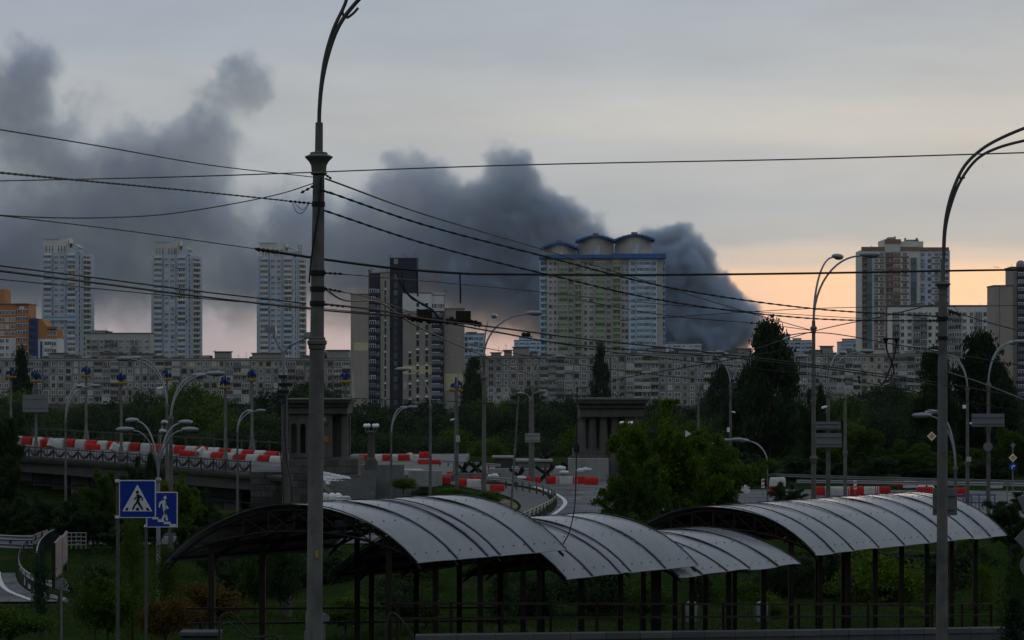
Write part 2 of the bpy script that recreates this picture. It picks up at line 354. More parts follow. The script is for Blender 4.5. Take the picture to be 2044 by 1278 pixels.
def facade(th, A, Bp, z0, fh, nf, cols, wall='panel_grey', par='balcony_parapet', panels=False, vars=(0,0,1,2,4,5), pmix=None, rnd=None, out=0.0, skip=None, top_first=False):
    rnd = rnd or R; A = Vector((A[0], A[1], 0)); Bp = Vector((Bp[0], Bp[1], 0)); d = (Bp-A); Lw = d.length; d.normalize()
    n = Vector((d.y, -d.x, 0)); ang = math.atan2(d.y, d.x)
    tot = sum(c[1] for c in cols); s = 0
    for ci, (kind, wd) in enumerate(cols):
        w = wd/tot*Lw; c = A + d*(s+w/2); s += w
        for f in range(nf):
            z = z0 + f*fh
            k = kind
            if skip and skip(ci, f): continue
            if k == 'X': k = rnd.choice('BBBLO')
            if k == 'Y': k = rnd.choice('wWws')
            base = Matrix.Translation(c + Vector((0,0,z)) + n*out) @ Matrix.Rotation(ang, 4, 'Z')
            if panels:
                pm = pmix(ci, f) if pmix else wall
                link('panel', bay_mesh('p', w, fh, (wall, pm, 0)), th, Matrix.Translation(n*0.0) @ base)
            if k in '.': continue
            pr = par(ci, f) if callable(par) else par
            v = rnd.choice(vars)
            link(NAMES.get(k, 'window'), bay_mesh(k, w, fh, (wall, pr, v)), th, Matrix.Translation(n*0.012) @ base)
def body(th, pts, z0, z1, m, name='wall'):          # prism over a plan polygon
    mb = MB(); mb.prism([(x, y, z0) for x, y in pts], (0, 0, z1-z0)); return mb.build(name, m, th)
def rect(px0, px1, D, depth): return [(Xp(px0, D), D), (Xp(px1, D), D), (Xp(px1, D), D+depth), (Xp(px0, D), D+depth)]
def antenna(mb, x, y, z, h):
    mb.beam((x, y, z), (x, y, z+h), 0.12)
    if R.random() < .6: mb.beam((x-0.7, y, z+h*.8), (x+0.7, y, z+h*.8), 0.1)
def roof_hut(th, px0, px1, ytop, D, z, depth=6, m=None, slab=True):
    x0, x1 = Xp(px0, D), Xp(px1, D); zt = Zp(ytop, D)
    mb = MB(); mb.box(x0, x1, D+2, D+2+depth, z-0.2, zt); h = mb.build('roof_hut', m or M_panel, th)
    if slab: mb = MB(); mb.box(x0-0.5, x1+0.5, D+1.5, D+2.5+depth, zt, zt+0.35); mb.build('hut_roof', M_roof, h)
    return h
def antennas(th, spots, D, z):
    for px, ht in spots:
        mb = MB(); antenna(mb, Xp(px, D), D+4, z, M_(ht, D)); mb.build('antenna', M_metal, th)

# --- nine-storey panel blocks across the water
def panel_block(name, label, px0, px1, ytop, D, nf, pattern, huts=(), ants=(), mixf=None, depth=13, fh=2.8, seed=1, zb=-10.2):
    rnd = random.Random(seed); zt = Zp(ytop, D); pts = rect(px0, px1, D, depth)
    th = thing(name, label, 'building', (Xp((px0+px1)/2, D), D+depth/2, zb))
    ztop = zt - 0.9
    body(th, [(x, y+(0.17 if i < 2 else 0)) for i, (x, y) in enumerate(pts)], zb, zt-0.5, M_joint)
    mb = MB(); mb.box(pts[0][0]-.2, pts[1][0]+.2, D-0.45, D+depth+.2, zt-0.75, zt); mb.build('roof', M_panel, th)
    mb = MB(); mb.box(pts[0][0]-.25, pts[1][0]+.25, D-0.55, D+depth+.25, zt, zt+0.16); mb.build('roof_edge', M_roof, th)
    n = len(pattern); patch = {}
    for _ in range(int(n*nf*0.045)):
        c, f, L_, m_ = rnd.randrange(n), rnd.randrange(nf), rnd.choice((1,2,2,3)), rnd.choice(('panel_beige','panel_beige','panel_pale','panel_pink'))
        for k in range(L_): patch[(c+k, f)] = m_
    def pm(c, f): return patch.get((c, f)) or (mixf(c, f) if mixf else None) or 'panel_grey'
    facade(th, pts[0], pts[1], ztop-nf*fh, fh, nf, [(k, 3.0 if k not in 'XBL' else 3.3) for k in pattern], par=lambda c, f: rnd.choice(('balcony_parapet','balcony_parapet','panel_grey','panel_beige','panel_pale')), panels=True, vars=(0,0,0,1,2,1,3,5,4), pmix=pm, rnd=rnd)
    for h in huts: roof_hut(th, *h, D, zt)
    antennas(th, tuple(ants) + tuple((rnd.uniform(px0+6, px1-6), rnd.uniform(3, 10)) for _ in range(int((px1-px0)/26))), D, zt)
    for i in range(int((px1-px0)/30)):
        q = rnd.uniform(px0+6, px1-6); mb = MB(); x = Xp(q, D); w = rnd.uniform(.5, 2.2); mb.box(x-w, x+w, D+1+rnd.uniform(0, 4), D+7, zt, zt+rnd.uniform(.4, 1.3)); mb.build('vent_box', rnd.choice((M_roof, M_panel, M_joint)), th)
    for i in range(int((px1-px0)/9)):
        c = rnd.uniform(px0+4, px1-4); z = ztop - rnd.randrange(1, nf+1)*fh + rnd.uniform(.2, .9); x = Xp(c, D); link('air_conditioner', AC_MESH, th, Matrix.Translation((x, D-.03, z)))
    return th
_ac = MB(); _ac.box(-.42, .42, -.36, 0, 0, .58); AC_MESH = _ac.mesh('air_conditioner', F_grey)
panel_block('panel_apartment_block', 'long grey nine storey panel block on the left, below the three pale towers', -24, 699, 716, 945, 6, 'wYswXXXYswwsYwXXXwYsswXXXwsYwYsXXXwswsXXXYswwXX',
    huts=((95,127,706),(128,152,711),(200,248,707),(262,304,707),(427,458,703),(640,645,705),(502,560,706),(652,694,700),(600,612,711)), ants=((428,18),(434,14),(489,14),(656,9),(668,14),(673,7),(678,8),(684,10),(690,8)), seed=3,
    mixf=lambda c, f: ('panel_beige' if f == 5 and 22 < c < 38 else None))
panel_block('panel_apartment_block', 'grey nine storey panel block between the dark tower and the three drum tower', 925, 1218, 711, 945, 7, 'XXswwsYwssXXXXwwsYs',
    huts=((980,1000,705),(1006,1022,700),(1024,1056,694),(1060,1072,704)), ants=((995,20),(1010,26),(1040,12)), seed=5, mixf=lambda c, f: ('panel_pale' if f < 3 and 2 < c < 6 else None))
panel_block('panel_apartment_block', 'grey panel block behind the tall poplar with curved lamp arms before it', 1219, 1560, 706, 945, 7, 'sYXXXXwsYssYXXwwsYXXws',
    huts=((1303,1330,695),(1355,1392,699),(1440,1470,701),(1470,1500,697)), ants=((1310,12),(1410,10)), seed=6)
panel_block('panel_apartment_block', 'beige nine storey panel block on the right, below the orange banded tower', 1561, 1900, 707, 945, 7, 'XXXwYsXXXXwsswXXXXwYss',
    huts=((1622,1640,700),(1642,1664,692),), ants=((1634,10),(1642,16),(1661,14)), seed=8, mixf=lambda c, f: 'panel_beige' if (f > 4 or 9 < c < 15) else None)

# --- three pale towers with chamfered corners
def pale_tower(px0, ytop, label, shift=0, band=False):
    D = 1330.0; k = D/F; X = lambda px: Xp(px, D)
    xl, xa, xb, xr = px0, px0+8, px0+76, px0+95
    zt = Zp(ytop+26, D); zb = -10.5
    plan = [(X(xl), D+9), (X(xa), D), (X(xb), D), (X(xr), D+11), (X(xr), D+26), (X(xl), D+26)]
    th = thing('pale_tower', label, 'tower', (X(px0+47), D+13, zb), 'pale residential towers')
    body(th, plan, zb, zt, M_blueg)
    rnd = random.Random(px0+5); fh = 3.0; nf = 21; z0 = zt - 1.2 - nf*fh
    # projecting bays
    for a, b, m in ((px0+11, px0+27, M_cream), (px0+30, px0+53, M_blueg), (px0+58, px0+74, M_cream)):
        mb = MB(); mb.box(X(a), X(b), D-0.5, D+0.2, z0-3, zt-0.4); mb.build('bay', m, th)
    par = lambda c, f: rnd.choice(('blue_grey_wall','cream_wall','cream_wall','pale_blue_wall'))
    facade(th, (X(px0+11), D-0.5), (X(px0+27), D-0.5), z0, fh, nf, [('B', 1)], par=par, vars=(0,0,2,0,1), rnd=rnd)
    facade(th, (X(px0+30), D-0.5), (X(px0+53), D-0.5), z0, fh, nf, [('W', 1), ('W', 1)], vars=(0,0,0,2,4), rnd=rnd)
    facade(th, (X(px0+58), D-0.5), (X(px0+74), D-0.5), z0, fh, nf, [('X', 1)], par=par, vars=(0,0,0,2,1), rnd=rnd)
    facade(th, plan[2], plan[3], z0, fh, nf, [('t', 1), ('L', 1.5)], par='cream_wall', vars=(1,3), rnd=rnd)
    facade(th, plan[0], plan[1], z0, fh, nf-7, [('t', 1)], vars=(1,0), rnd=rnd)
    # air-conditioner boxes
    for i in range(26):
        c = rnd.choice((29, 55, 34, 48, 76)); z = z0 + rnd.randrange(nf)*fh + 0.35
        mb = MB(); x = X(px0+c); mb.box(x-0.45, x+0.45, D-1.0, D-0.55, z, z+0.65); mb.build('air_conditioner', M_cream if i % 2 else M_par, th)
    # crown: raised left parapet with an open grid, stepped right side and a curved white roof piece
    zc = Zp(ytop, D)
    mb = MB(); mb.box(X(px0+9), X(px0+58), D-0.3, D+0.3, zt+3.6, zc); mb.box(X(px0+9), X(px0+58), D+14, D+14.5, zt, zc); crown = mb.build('crown', M_cream, th)
    for i in range(9):
        mb = MB(); x = X(px0+10+i*6); mb.box(x-0.3, x+0.3, D-0.2, D+0.2, zt, zt+3.6); mb.build('crown_post', M_cream if i in (0, 4, 8) else M_par, crown)
    mb = MB(); mb.box(X(px0+10), X(px0+58), D-0.1, D+0.1, zt+1.4, zt+1.7); mb.build('crown_rail', M_par, crown)
    mb = MB(); mb.box(X(px0+9)-.4, X(px0+42), D-0.7, D+0.5, zc, zc+0.5); mb.build('crown_cap', M_lblue, crown)
    mb = MB(); mb.box(X(px0+54), X(px0+62), D+0.6, D+12, zt, zc+0.6); mb.build('lift_house', M_cream, th)
    rows = [[Vector((X(px0+62) + (X(px0+84)-X(px0+62))*t, D+yy, zt+3.2 + (zc-zt-4.4)*math.cos(t*1.5)-0.6)) for t in [i/8 for i in range(9)]] for yy in (-0.6, 10)]
    mb = MB(); mb.sheet(rows); mb.sheet([[p - Vector((0,0,0.5)) for p in r] for r in rows]); mb.sheet([rows[0], [p - Vector((0,0,0.5)) for p in rows[0]]]); mb.build('curved_roof', M_white, th)
    mb = MB(); mb.box(X(px0+60), X(px0+82), D+0.4, D+9, zt, zt+2.6); mb.build('penthouse', M_blueg, th)
    if band:
        mb = MB(); zz = Zp(637, D); mb.box(X(px0+10), X(px0+77), D-1.7, D-1.66, zz-0.8, zz+1.0); mb.box(X(px0+10), X(px0+77), D-2.2, D-1.7, zz+1.0, zz+1.3); mb.build('blue_band', M_lblue, th)
    antennas(th, ((px0+41, 6+abs(shift)), (px0+52, 7), (px0+50, 5)), D, zc)
    return th
pale_tower(77, 478, 'leftmost pale high-rise tower, beside the orange building', band=True)
pale_tower(297, 483, 'middle one of the three pale high-rise towers, with open sky right of it', 1)
t3 = pale_tower(509, 486, 'pale high-rise tower just left of the big foreground pole', 2)
mb = MB(); D3 = 1330
for a in (593, 598): mb.beam((Xp(a, D3), D3+10, Zp(520, D3)), (Xp(a, D3), D3+10, Zp(486, D3)), 0.5)
for i in range(6): mb.beam((Xp(593, D3), D3+10, Zp(515-i*5, D3)), (Xp(598, D3), D3+10, Zp(515-i*5, D3)), 0.3)
mb.build('roof_mast', M_metal, t3)

# --- orange building at the left edge
def orange_building():
    D = 1015.0; X = lambda p: Xp(p, D); Z = lambda p: Zp(p, D); zb = -10.3; rnd = random.Random(4)
    th = thing('orange_building', 'orange and white apartment building with a dark blue strip at the left edge', 'building', (X(40), D+8, zb))
    body(th, rect(-40, 32, D, 16), zb, Z(675), M_white); body(th, rect(-40, 32, D, 16), Z(675), Z(608), M_orange, 'orange_wall')
    body(th, rect(-40, 10, D+3, 12), Z(608), Z(577), M_orange, 'roof_hut')
    mb = MB(); mb.box(X(-40), X(58), D-0.4, D+17, Z(608), Z(606)); mb.build('roof', M_roof, th)
    body(th, rect(32.1, 58, D+0.6, 15), zb, Z(608), M_orange, 'orange_wall')
    facade(th, (X(32.1), D+0.6), (X(58), D+0.6), Z(616)-7*2.95, 2.95, 7, [('B', 1), ('B', 1)], par='orange_wall', vars=(0,0,2), rnd=rnd)
    facade(th, (X(-2), D), (X(31), D), Z(618)-7*2.95, 2.95, 7, [('w', 1), ('s', .8), ('w', 1)], vars=(0,4,0), rnd=rnd)
    mb = MB(); mb.box(X(38), X(48), D+0.2, D+0.58, Z(622), Z(612)); mb.build('roof_panel', M_white, th)
    body(th, rect(60, 75, D-1.5, 14), zb, Z(636), M_blue, 'blue_strip')
    for i in range(6):
        mb = MB(); z = Z(636)-2.6-i*2.95; mb.box(X(62), X(73), D-1.6, D-1.52, z, z+1.7); mb.build('window', G_dark, th)
    body(th, rect(58.1, 59.9, D+0.5, 14), zb, Z(632), M_orange, 'orange_wall')
    # sloping orange shoulder
    mb = MB(); mb.prism([(X(75.1), D-1, Z(676)), (X(114), D-1, Z(676)), (X(114), D-1, Z(657)), (X(97), D-1, Z(655)), (X(84), D-1, Z(637)), (X(75.1), D-1, Z(637))], (0, 14, 0)); mb.build('orange_gable', M_orange, th)
    mb = MB(); mb.box(X(97), X(114.5), D-2.2, D-1.02, Z(657), Z(652)); mb.build('eave', M_brick, th)
    body(th, rect(75.1, 115, D-0.8, 14), zb, Z(676), M_white)
    mb = MB(); mb.box(X(81), X(85), D-0.9, D-0.82, zb+8, Z(682)); mb.build('glazed_strip', M_blue, th)
    facade(th, (X(90), D-0.8), (X(114), D-0.8), Z(680)-3*2.95, 2.95, 3, [('B', 1), ('w', 0.7)], par='white_wall', vars=(0,2), rnd=rnd)
    facade(th, (X(97), D-1), (X(114), D-1), Z(676)+0.6, 2.95, 1, [('w', 1), ('w', 1)], vars=(0,), rnd=rnd)
    antennas(th, ((10, 10), (28, 4), (45, 3), (68, 8)), D, Z(608))
orange_building()

def simple_block(name, label, px0, px1, ytop, D, wall, nf, pattern, fh=2.85, par=None, huts=(), ants=(), seed=1, vars=(0,1,2,0), depth=13, zb=-10.5, group=None, parap=1.0):
    rnd = random.Random(seed); zt = Zp(ytop, D); pts = rect(px0, px1, D, depth)
    th = thing(name, label, 'building', (Xp((px0+px1)/2, D), D+depth/2, zb), group)
    body(th, pts, zb, zt, MATS[wall])
    mb = MB(); mb.box(pts[0][0]-.25, pts[1][0]+.25, D-0.4, D+depth+.25, zt, zt+0.4); mb.build('roof', M_roof, th)
    facade(th, pts[0], pts[1], zt-parap-nf*fh, fh, nf, [(k, 3.0) for k in pattern], wall, par or wall, vars=vars, rnd=rnd)
    for h in huts: roof_hut(th, *h, D, zt, m=MATS[wall])
    antennas(th, ants, D, zt)
    return th
simple_block('apartment_block', 'grey block with dark balconies wedged between the two left pale towers', 170, 300, 666, 1160, 'panel_pale', 5, 'wXwXXwsXsw', huts=((183,209,661),(213,218,663)), ants=((182,14),(188,10),(208,12)), seed=11, par='balcony_parapet', parap=2.6)
simple_block('apartment_block', 'white long block with dark balconies right of the orange banded tower', 1781, 1987, 611, 1010, 'cream_wall', 11, 'XswXXsswXXwsXsw', huts=((1830,1838,607),), ants=((1850,6),(1960,7),(1976,7)), seed=12, par='balcony_parapet', parap=2.2)
simple_block('apartment_block', 'small pale block peeking out right of the dark brown tower', 924, 966, 667, 1150, 'pale_blue_wall', 5, 'wXXw', seed=13, huts=((932,950,664),))
simple_block('far_block', 'far hazy blue block left of the drum tower', 1026, 1080, 680, 1700, 'pale_blue_wall', 3, 'wBwBw', seed=14, huts=((1036,1062,672),), zb=-11)  # distance haze is put into the blue wall colours of these far blocks
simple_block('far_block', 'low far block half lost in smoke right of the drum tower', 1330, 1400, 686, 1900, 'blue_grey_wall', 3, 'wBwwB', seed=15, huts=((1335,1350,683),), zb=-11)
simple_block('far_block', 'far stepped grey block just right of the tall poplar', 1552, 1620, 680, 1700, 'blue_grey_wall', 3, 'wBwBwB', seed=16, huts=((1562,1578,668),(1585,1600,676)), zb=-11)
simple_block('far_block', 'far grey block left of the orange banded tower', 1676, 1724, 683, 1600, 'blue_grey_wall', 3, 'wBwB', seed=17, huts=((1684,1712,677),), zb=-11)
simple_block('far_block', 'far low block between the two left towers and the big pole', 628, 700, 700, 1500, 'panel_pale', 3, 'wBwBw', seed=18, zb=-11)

# --- brown and black tower right of the foreground pole
def brown_tower():
    D = 862.0; X = lambda p: Xp(p, D); Z = lambda p: Zp(p, D); zb = -10; fh = 2.8; rnd = random.Random(21)
    th = thing('brown_tower', 'stepped tan and black tower block right of the big pole', 'tower', (X(812), D+10, zb))
    def vol(a, b, yt, d, dep, m, nm='wall'):
        o = body(th, rect(a, b, D+d, dep), zb, Z(yt), m, nm); mb = MB(); mb.box(X(a)-.2, X(b)+.2, D+d-.2, D+d+dep+.2, Z(yt), Z(yt)+0.3); mb.build('roof', M_roof, th); return o
    vol(700, 736, 588, 0, 14, M_tan)
    mb = MB(); mb.box(X(707), X(735.5), D-0.03, D, Z(700), Z(684)); mb.build('painted_patch', M_yel, th)
    mb = MB(); mb.prism([(X(702), D-0.03, Z(800)), (X(709), D-0.03, Z(800)), (X(706), D-0.03, Z(745)), (X(703), D-0.03, Z(735))], (0, 0.03, 0)); mb.build('painted_patch', M_panelw, th)
    vol(737, 759, 546, 0.8, 14, M_dark, 'dark_wall'); vol(735, 736.9, 540, 1.4, 12, M_tan); vol(759.1, 778, 545, 0.3, 14, M_tan)
    facade(th, (X(737.5), D+0.8), (X(758.5), D+0.8), Z(575)-15*fh, fh, 15, [('B', 1.5), ('O', 1)], par='dark_cladding', vars=(0,0,2,5), rnd=rnd)
    for f in range(19):
        mb = MB(); z = Z(560)-f*fh; mb.box(X(767.5), X(770.5), D+0.2, D+0.28, z-2.4, z-0.1); w_ = mb.build('window', G_dark, th)
        if f % 2: mb = MB(); mb.box(X(767.3), X(770.7), D+0.12, D+0.2, z-0.5, z-0.1); mb.build('sill', F_white, th)
    vol(778.1, 832, 516, 1.0, 15, M_dark, 'dark_wall')
    for f in range(20):
        mb = MB(); z = Z(548)-f*fh; mb.box(X(786), X(793), D+0.9, D+0.98, z-1.9, z); mb.build('window', G_mid, th)
    mb = MB(); mb.box(X(786), X(794), D+0.92, D+1.0, Z(527), Z(517)); mb.build('painted_patch', M_tan, th)
    # right wing
    vol(804, 862, 586, -1.0, 12, M_tan)
    mb = MB(); mb.box(X(803.8), X(861.9), D-1.05, D-1.0, Z(621), Z(586)); mb.build('white_band', M_white, th)
    mb = MB(); mb.box(X(804.2), X(861.9), D-1.04, D-1.0, Z(747), Z(730)); mb.build('painted_patch', M_yel, th)
    mb = MB(); mb.prism([(X(805), D-1.03, Z(776)), (X(812), D-1.03, Z(776)), (X(813), D-1.03, Z(765)), (X(807), D-1.03, Z(762))], (0, 0.03, 0)); mb.build('painted_patch', M_panelw, th)
    for px, y0, n in ((818.5, 700, 9), (834, 600, 15), (852, 600, 15)):
        for f in range(n):
            mb = MB(); z = Z(y0)-f*fh; mb.box(X(px-2.6), X(px+2.6), D-1.1, D-1.06, z-2.3, z-0.2); mb.build('window', rnd.choice((G_dark, G_dark, G_mid, M_dark)), th)
            if f % 2 == 0: mb = MB(); mb.box(X(px-2.8), X(px+2.8), D-1.14, D-1.101, z-0.9, z-0.3); mb.build('window_frame', F_white, th)
    vol(862.1, 886, 590, -0.6, 12, M_dark, 'dark_wall')
    mb = MB(); mb.box(X(862.1), X(887), D-0.68, D-0.6, Z(621), Z(586)); mb.build('white_band', M_white, th)
    facade(th, (X(862.5), D-0.68), (X(886), D-0.68), Z(606)-1*fh+0.3, fh, 1, [('W', 1), ('W', 1)], vars=(0,), rnd=rnd)
    facade(th, (X(862.5), D-0.6), (X(886), D-0.6), Z(623)-14*fh, fh, 14, [('B', 1.4), ('O', 0.6)], par='dark_cladding', vars=(0,0,2,5), rnd=rnd)
    vol(886.1, 926, 617, 0, 13, M_tan)
    mb = MB(); mb.box(X(887), X(925.8), D-0.04, D, Z(780), Z(746)); mb.build('painted_patch', M_yel, th)
    for px, py in ((913, 676), (900, 707), (892, 627)): mb = MB(); mb.box(X(px), X(px+4), D-0.05, D, Z(py+2), Z(py)); mb.build('vent', M_panelw, th)
    antennas(th, ((778.5, 6), (804, 9), (811, 5), (829, 10)), D-3, Z(515)); antennas(th, ((739, 12), (742, 10), (772, 9), (774, 8)), D-3, Z(546)); antennas(th, ((888, 6),), D-3, Z(586))
brown_tower()

# --- three-drum tower with blue trim
def drum_tower():
    D = 1147.0; X = lambda p: Xp(p, D); Z = lambda p: Zp(p, D); zb = -10.5; fh = 2.9; rnd = random.Random(31); nf = 17
    th = thing('drum_tower', 'beige tower with green and blue balconies under three arched drums', 'tower', (X(1203), D+11, zb))
    ztop = Z(516)
    body(th, rect(1092, 1312, D, 20), zb, ztop, M_beige); body(th, rect(1078, 1091.9, D+3, 16), zb, ztop, M_lblue, 'pale_blue_wall')
    body(th, rect(1312.1, 1323, D-0.5, 18), zb, ztop, M_beige); body(th, rect(1323.1, 1328, D+3, 14), zb, ztop, M_lblue, 'pale_blue_wall')
    z0 = ztop - 1.2 - nf*fh
    F_ = lambda a, b, cols, par, d=0.0, v=(0,0,2,1): facade(th, (X(a), D+d), (X(b), D+d), z0, fh, nf, cols, par=par, vars=v, rnd=rnd)
    F_(1079, 1091.5, [('L', 1)], 'pale_blue_wall', 3); F_(1094, 1122, [('w', 1), ('s', .7), ('w', 1)], 'warm_beige_wall')
    body(th, rect(1116, 1133, D-0.7, 0.6), zb, ztop-2, M_green, 'green_bay'); F_(1116, 1133, [('B', 1)], 'green_balcony', -0.7); F_(1134, 1145, [('w', 1)], 'warm_beige_wall')
    body(th, rect(1146, 1161, D-1.2, 1.1), zb, ztop, M_beige, 'balcony_bay'); F_(1147, 1160, [('L', 1)], 'green_balcony', -1.2)
    F_(1164, 1186, [('s', 1), ('w', 1.2)], 'warm_beige_wall'); body(th, rect(1188, 1207, D-0.7, 0.6), zb, ztop-2, M_green, 'green_bay'); F_(1188, 1207, [('B', 1)], 'green_balcony', -0.7); F_(1209, 1221, [('w', 1)], 'warm_beige_wall')
    body(th, rect(1222, 1239, D-1.2, 1.1), zb, ztop, M_beige, 'balcony_bay'); F_(1223, 1238, [('L', 1)], 'green_balcony', -1.2)
    F_(1241, 1254, [('s', 1), ('s', 1)], 'warm_beige_wall')
    body(th, rect(1255, 1311.9, D-0.8, 0.7), zb, ztop, M_lblue, 'pale_blue_wall'); F_(1256, 1270, [('W', 1)], 'pale_blue_wall', -0.8, (0,0,2)); F_(1271, 1299, [('B', 1), ('B', 1)], 'pale_blue_wall', -0.8, (0,6,0,2)); F_(1300, 1311, [('w', 1)], 'pale_blue_wall', -0.8, (0,0,2)); F_(1323.5, 1328, [('L', 1)], 'pale_blue_wall', 3)
    mb = MB(); mb.box(X(1077), X(1145.9), D-2.6, D+20, ztop, Z(510)); mb.build('blue_cornice', M_bluet, th)
    mb = MB(); mb.box(X(1146), X(1222), D-2.9, D+20, ztop, Z(509)); mb.build('blue_cornice', M_bluet, th); mb = MB(); mb.box(X(1222.1), X(1329), D-3.2, D+20, ztop, Z(507)); mb.build('blue_cornice', M_bluet, th)
    for a, b, yt, ya in ((1084, 1150, 497, 487), (1154, 1226, 483, 473), (1231, 1304, 481, 471)):
        x0, x1 = X(a), X(b); xc = (x0+x1)/2; w = (x1-x0)/2
        prof = lambda t: Z(yt) + (Z(ya)-Z(yt))*math.cos(t*math.pi/2)
        pts = [(xc+w*t, D+1+5*(t*t), 0) for t in [-1+i/8 for i in range(17)]]
        mb = MB(); n = 17
        front = [[Vector((p[0], p[1], Z(508))) for p in pts], [Vector((p[0], p[1], prof(-1+i/8))) for i, p in enumerate(pts)]]
        mb.sheet(front); mb.box(x0, x1, D+6.01, D+17, Z(508), Z(yt)); dr = mb.build('drum', M_beige, th, smooth=40)
        rf = [[Vector((xc+(w+0.9)*(-1+i/8), y, prof(-1+i/8)+o)) for i in range(17)] for y, o in ((D-0.6, 0.0), (D-0.6, 0.9), (D+18, 0.9), (D+18, 0.0), (D-0.6, 0.0))]
        mb = MB(); mb.sheet(rf); mb.build('arched_roof', M_bluet, dr)
        mb = MB(); mb.box(xc-1.4, xc+1.4, D+6, D+8.5, Z(ya), Z(ya-9)); mb.build('chimney', M_brick, dr)
        mb = MB(); xx = xc+w*0.12; mb.box(xx-0.8, xx+0.8, D+0.7, D+0.98, Z(508), Z(ya+17)); mb.box(xx-2.2, xx-0.8, D+0.75, D+0.98, Z(508), Z(ya+26)); mb.build('painted_mural', M_blueg, dr)
        for i in range(8):
            mb = MB(); x = xc + w*(-0.9+i*0.26); z = prof((x-xc)/w)+0.9; mb.beam((x, D+1, z), (x, D+1, z+R.uniform(0.8, 1.8)), 0.12); mb.build('roof_rail_post', M_metal, dr)
drum_tower()

# --- orange banded tower on the right
def banded_tower():
    D = 1147.0; X = lambda p: Xp(p, D); Z = lambda p: Zp(p, D); zb = -10.5; fh = 2.9; rnd = random.Random(41); nf = 16
    th = thing('banded_tower', 'tall tower with orange brown bands and blue glass strips on the right', 'tower', (X(1808), D+11, zb))
    zt = Z(499)
    body(th, rect(1720, 1765.9, D, 20), zb, zt, M_cream); body(th, rect(1766, 1797, D-1, 21), zb, Z(478), M_cream); body(th, rect(1797.1, 1836, D, 20), zb, zt, M_cream); body(th, rect(1836.1, 1896, D+4, 18), zb, zt, M_blueg)
    body(th, rect(1797.1, 1843, D+4, 14), zt, Z(481), M_cream, 'penthouse'); body(th, rect(1774, 1786, D+3, 8), Z(478), Z(473), M_panel, 'roof_hut'); body(th, rect(1812, 1834, D+6, 8), Z(481), Z(477), M_panel, 'roof_hut')
    for a in (1790, 1811, 1834): mb = MB(); mb.box(X(a-1.5), X(a+1.5), D+5, D+7, Z(482), Z(474 if a > 1800 else 471)); mb.build('chimney', M_par, th)
    for a, b, d in ((1719, 1765.9, 0), (1797.2, 1836, 0), (1836.2, 1897, 4)):
        mb = MB(); mb.box(X(a), X(b), D+d-0.6, D+d-0.02, zt-0.2, Z(493)); mb.build('cornice', M_brick, th)
    mb = MB(); mb.box(X(1765.5), X(1797.5), D-1.5, D-1.02, Z(486), Z(478)); mb.build('cornice', M_brick, th)
    z0 = zt - 0.8 - nf*fh
    F_ = lambda a, b, cols, par, d, v=(0,0,2,1): facade(th, (X(a), D+d), (X(b), D+d), z0, fh, nf, cols, par=par, vars=v, rnd=rnd)
    def bands(a, b, d):
        for f in range(nf):
            mb = MB(); z = z0 + f*fh; mb.box(X(a), X(b), D+d-0.14, D+d-0.02, z-0.25, z+0.65); mb.build('band', M_brick, th)
    F_(1744, 1765, [('w', 1), ('w', 1)], 'cream_wall', 0); bands(1745, 1765, 0)
    F_(1767, 1796, [('O', 1), ('B', 1)], 'brown_band', -1); F_(1800, 1813, [('w', 1)], 'cream_wall', 0); bands(1799, 1814, 0)
    F_(1838, 1895, [('w', 1), ('w', 1), ('w', 1), ('B', 1.2)], 'blue_grey_wall', 4)
    for a, b in ((1838, 1850), (1862, 1890)):
        for f in range(0, nf, 2 if a < 1850 else 1):
            mb = MB(); z = z0 + f*fh; mb.box(X(a), X(b), D+3.86, D+3.98, z-0.2, z+0.5); mb.build('band', M_brick if f % 2 else M_par, th)
    for a, b in ((1730, 1740), (1818, 1829)):      # full-height glazed strips
        for f in range(nf-1):
            mb = MB(); z = z0 + f*fh; mb.box(X(a), X(b), D-0.9, D-0.03, z+0.05, z+fh-0.05); mb.build('glazed_bay', G_teal, th)
    facade(th, (X(1721), D), (X(1729), D), z0, fh, nf, [('O', 1)], par='brown_band', vars=(1,), rnd=rnd)
    antennas(th, ((1742, 10), (1768, 5), (1850, 6)), D, zt)
banded_tower()

# --- tan and black tower at the right edge
def edge_tower():
    D = 905.0; X = lambda p: Xp(p, D); Z = lambda p: Zp(p, D); zb = -10; fh = 2.8; rnd = random.Random(51)
    th = thing('edge_tower', 'tan blank walled tower with black glazed strip at the right edge', 'tower', (X(2030), D+9, zb))
    for a, b, yt, d, m in ((1985, 2022, 571, 0, M_tan), (2022.1, 2031, 534, 1, M_tan), (2031.1, 2056, 534, 0.6, M_dark), (2056.1, 2090, 534, 0, M_tan)):
        body(th, rect(a, b, D+d, 14), zb, Z(yt), m, 'dark_wall' if m is M_dark else 'wall'); mb = MB(); mb.box(X(a)-.2, X(b)+.2, D+d-.2, D+d+14.2, Z(yt), Z(yt)+0.35); mb.build('roof', M_roof, th)
    facade(th, (X(2031.5), D+0.6), (X(2055.5), D+0.6), Z(542)-17*fh, fh, 17, [('B', 1.4), ('B', 1)], par='dark_cladding', vars=(0,0,2,5), rnd=rnd)
    mb = MB(); mb.lathe((X(2044), D+6, Z(534)), [(1.7, 0), (1.7, 1.6), (1.4, 2.4), (0.6, 2.9)], 12); mb.build('roof_tank', M_metal, th)
    mb = MB(); mb.beam((X(1995), D-0.05, zb+4), (X(1995), D-0.05, Z(572)), 0.12); mb.build('drainpipe', M_roof, th)
    antennas(th, ((2024, 8), (1990, 3), (1996, 2), (2019, 3)), D-3, Z(534)-0.2)
edge_tower()
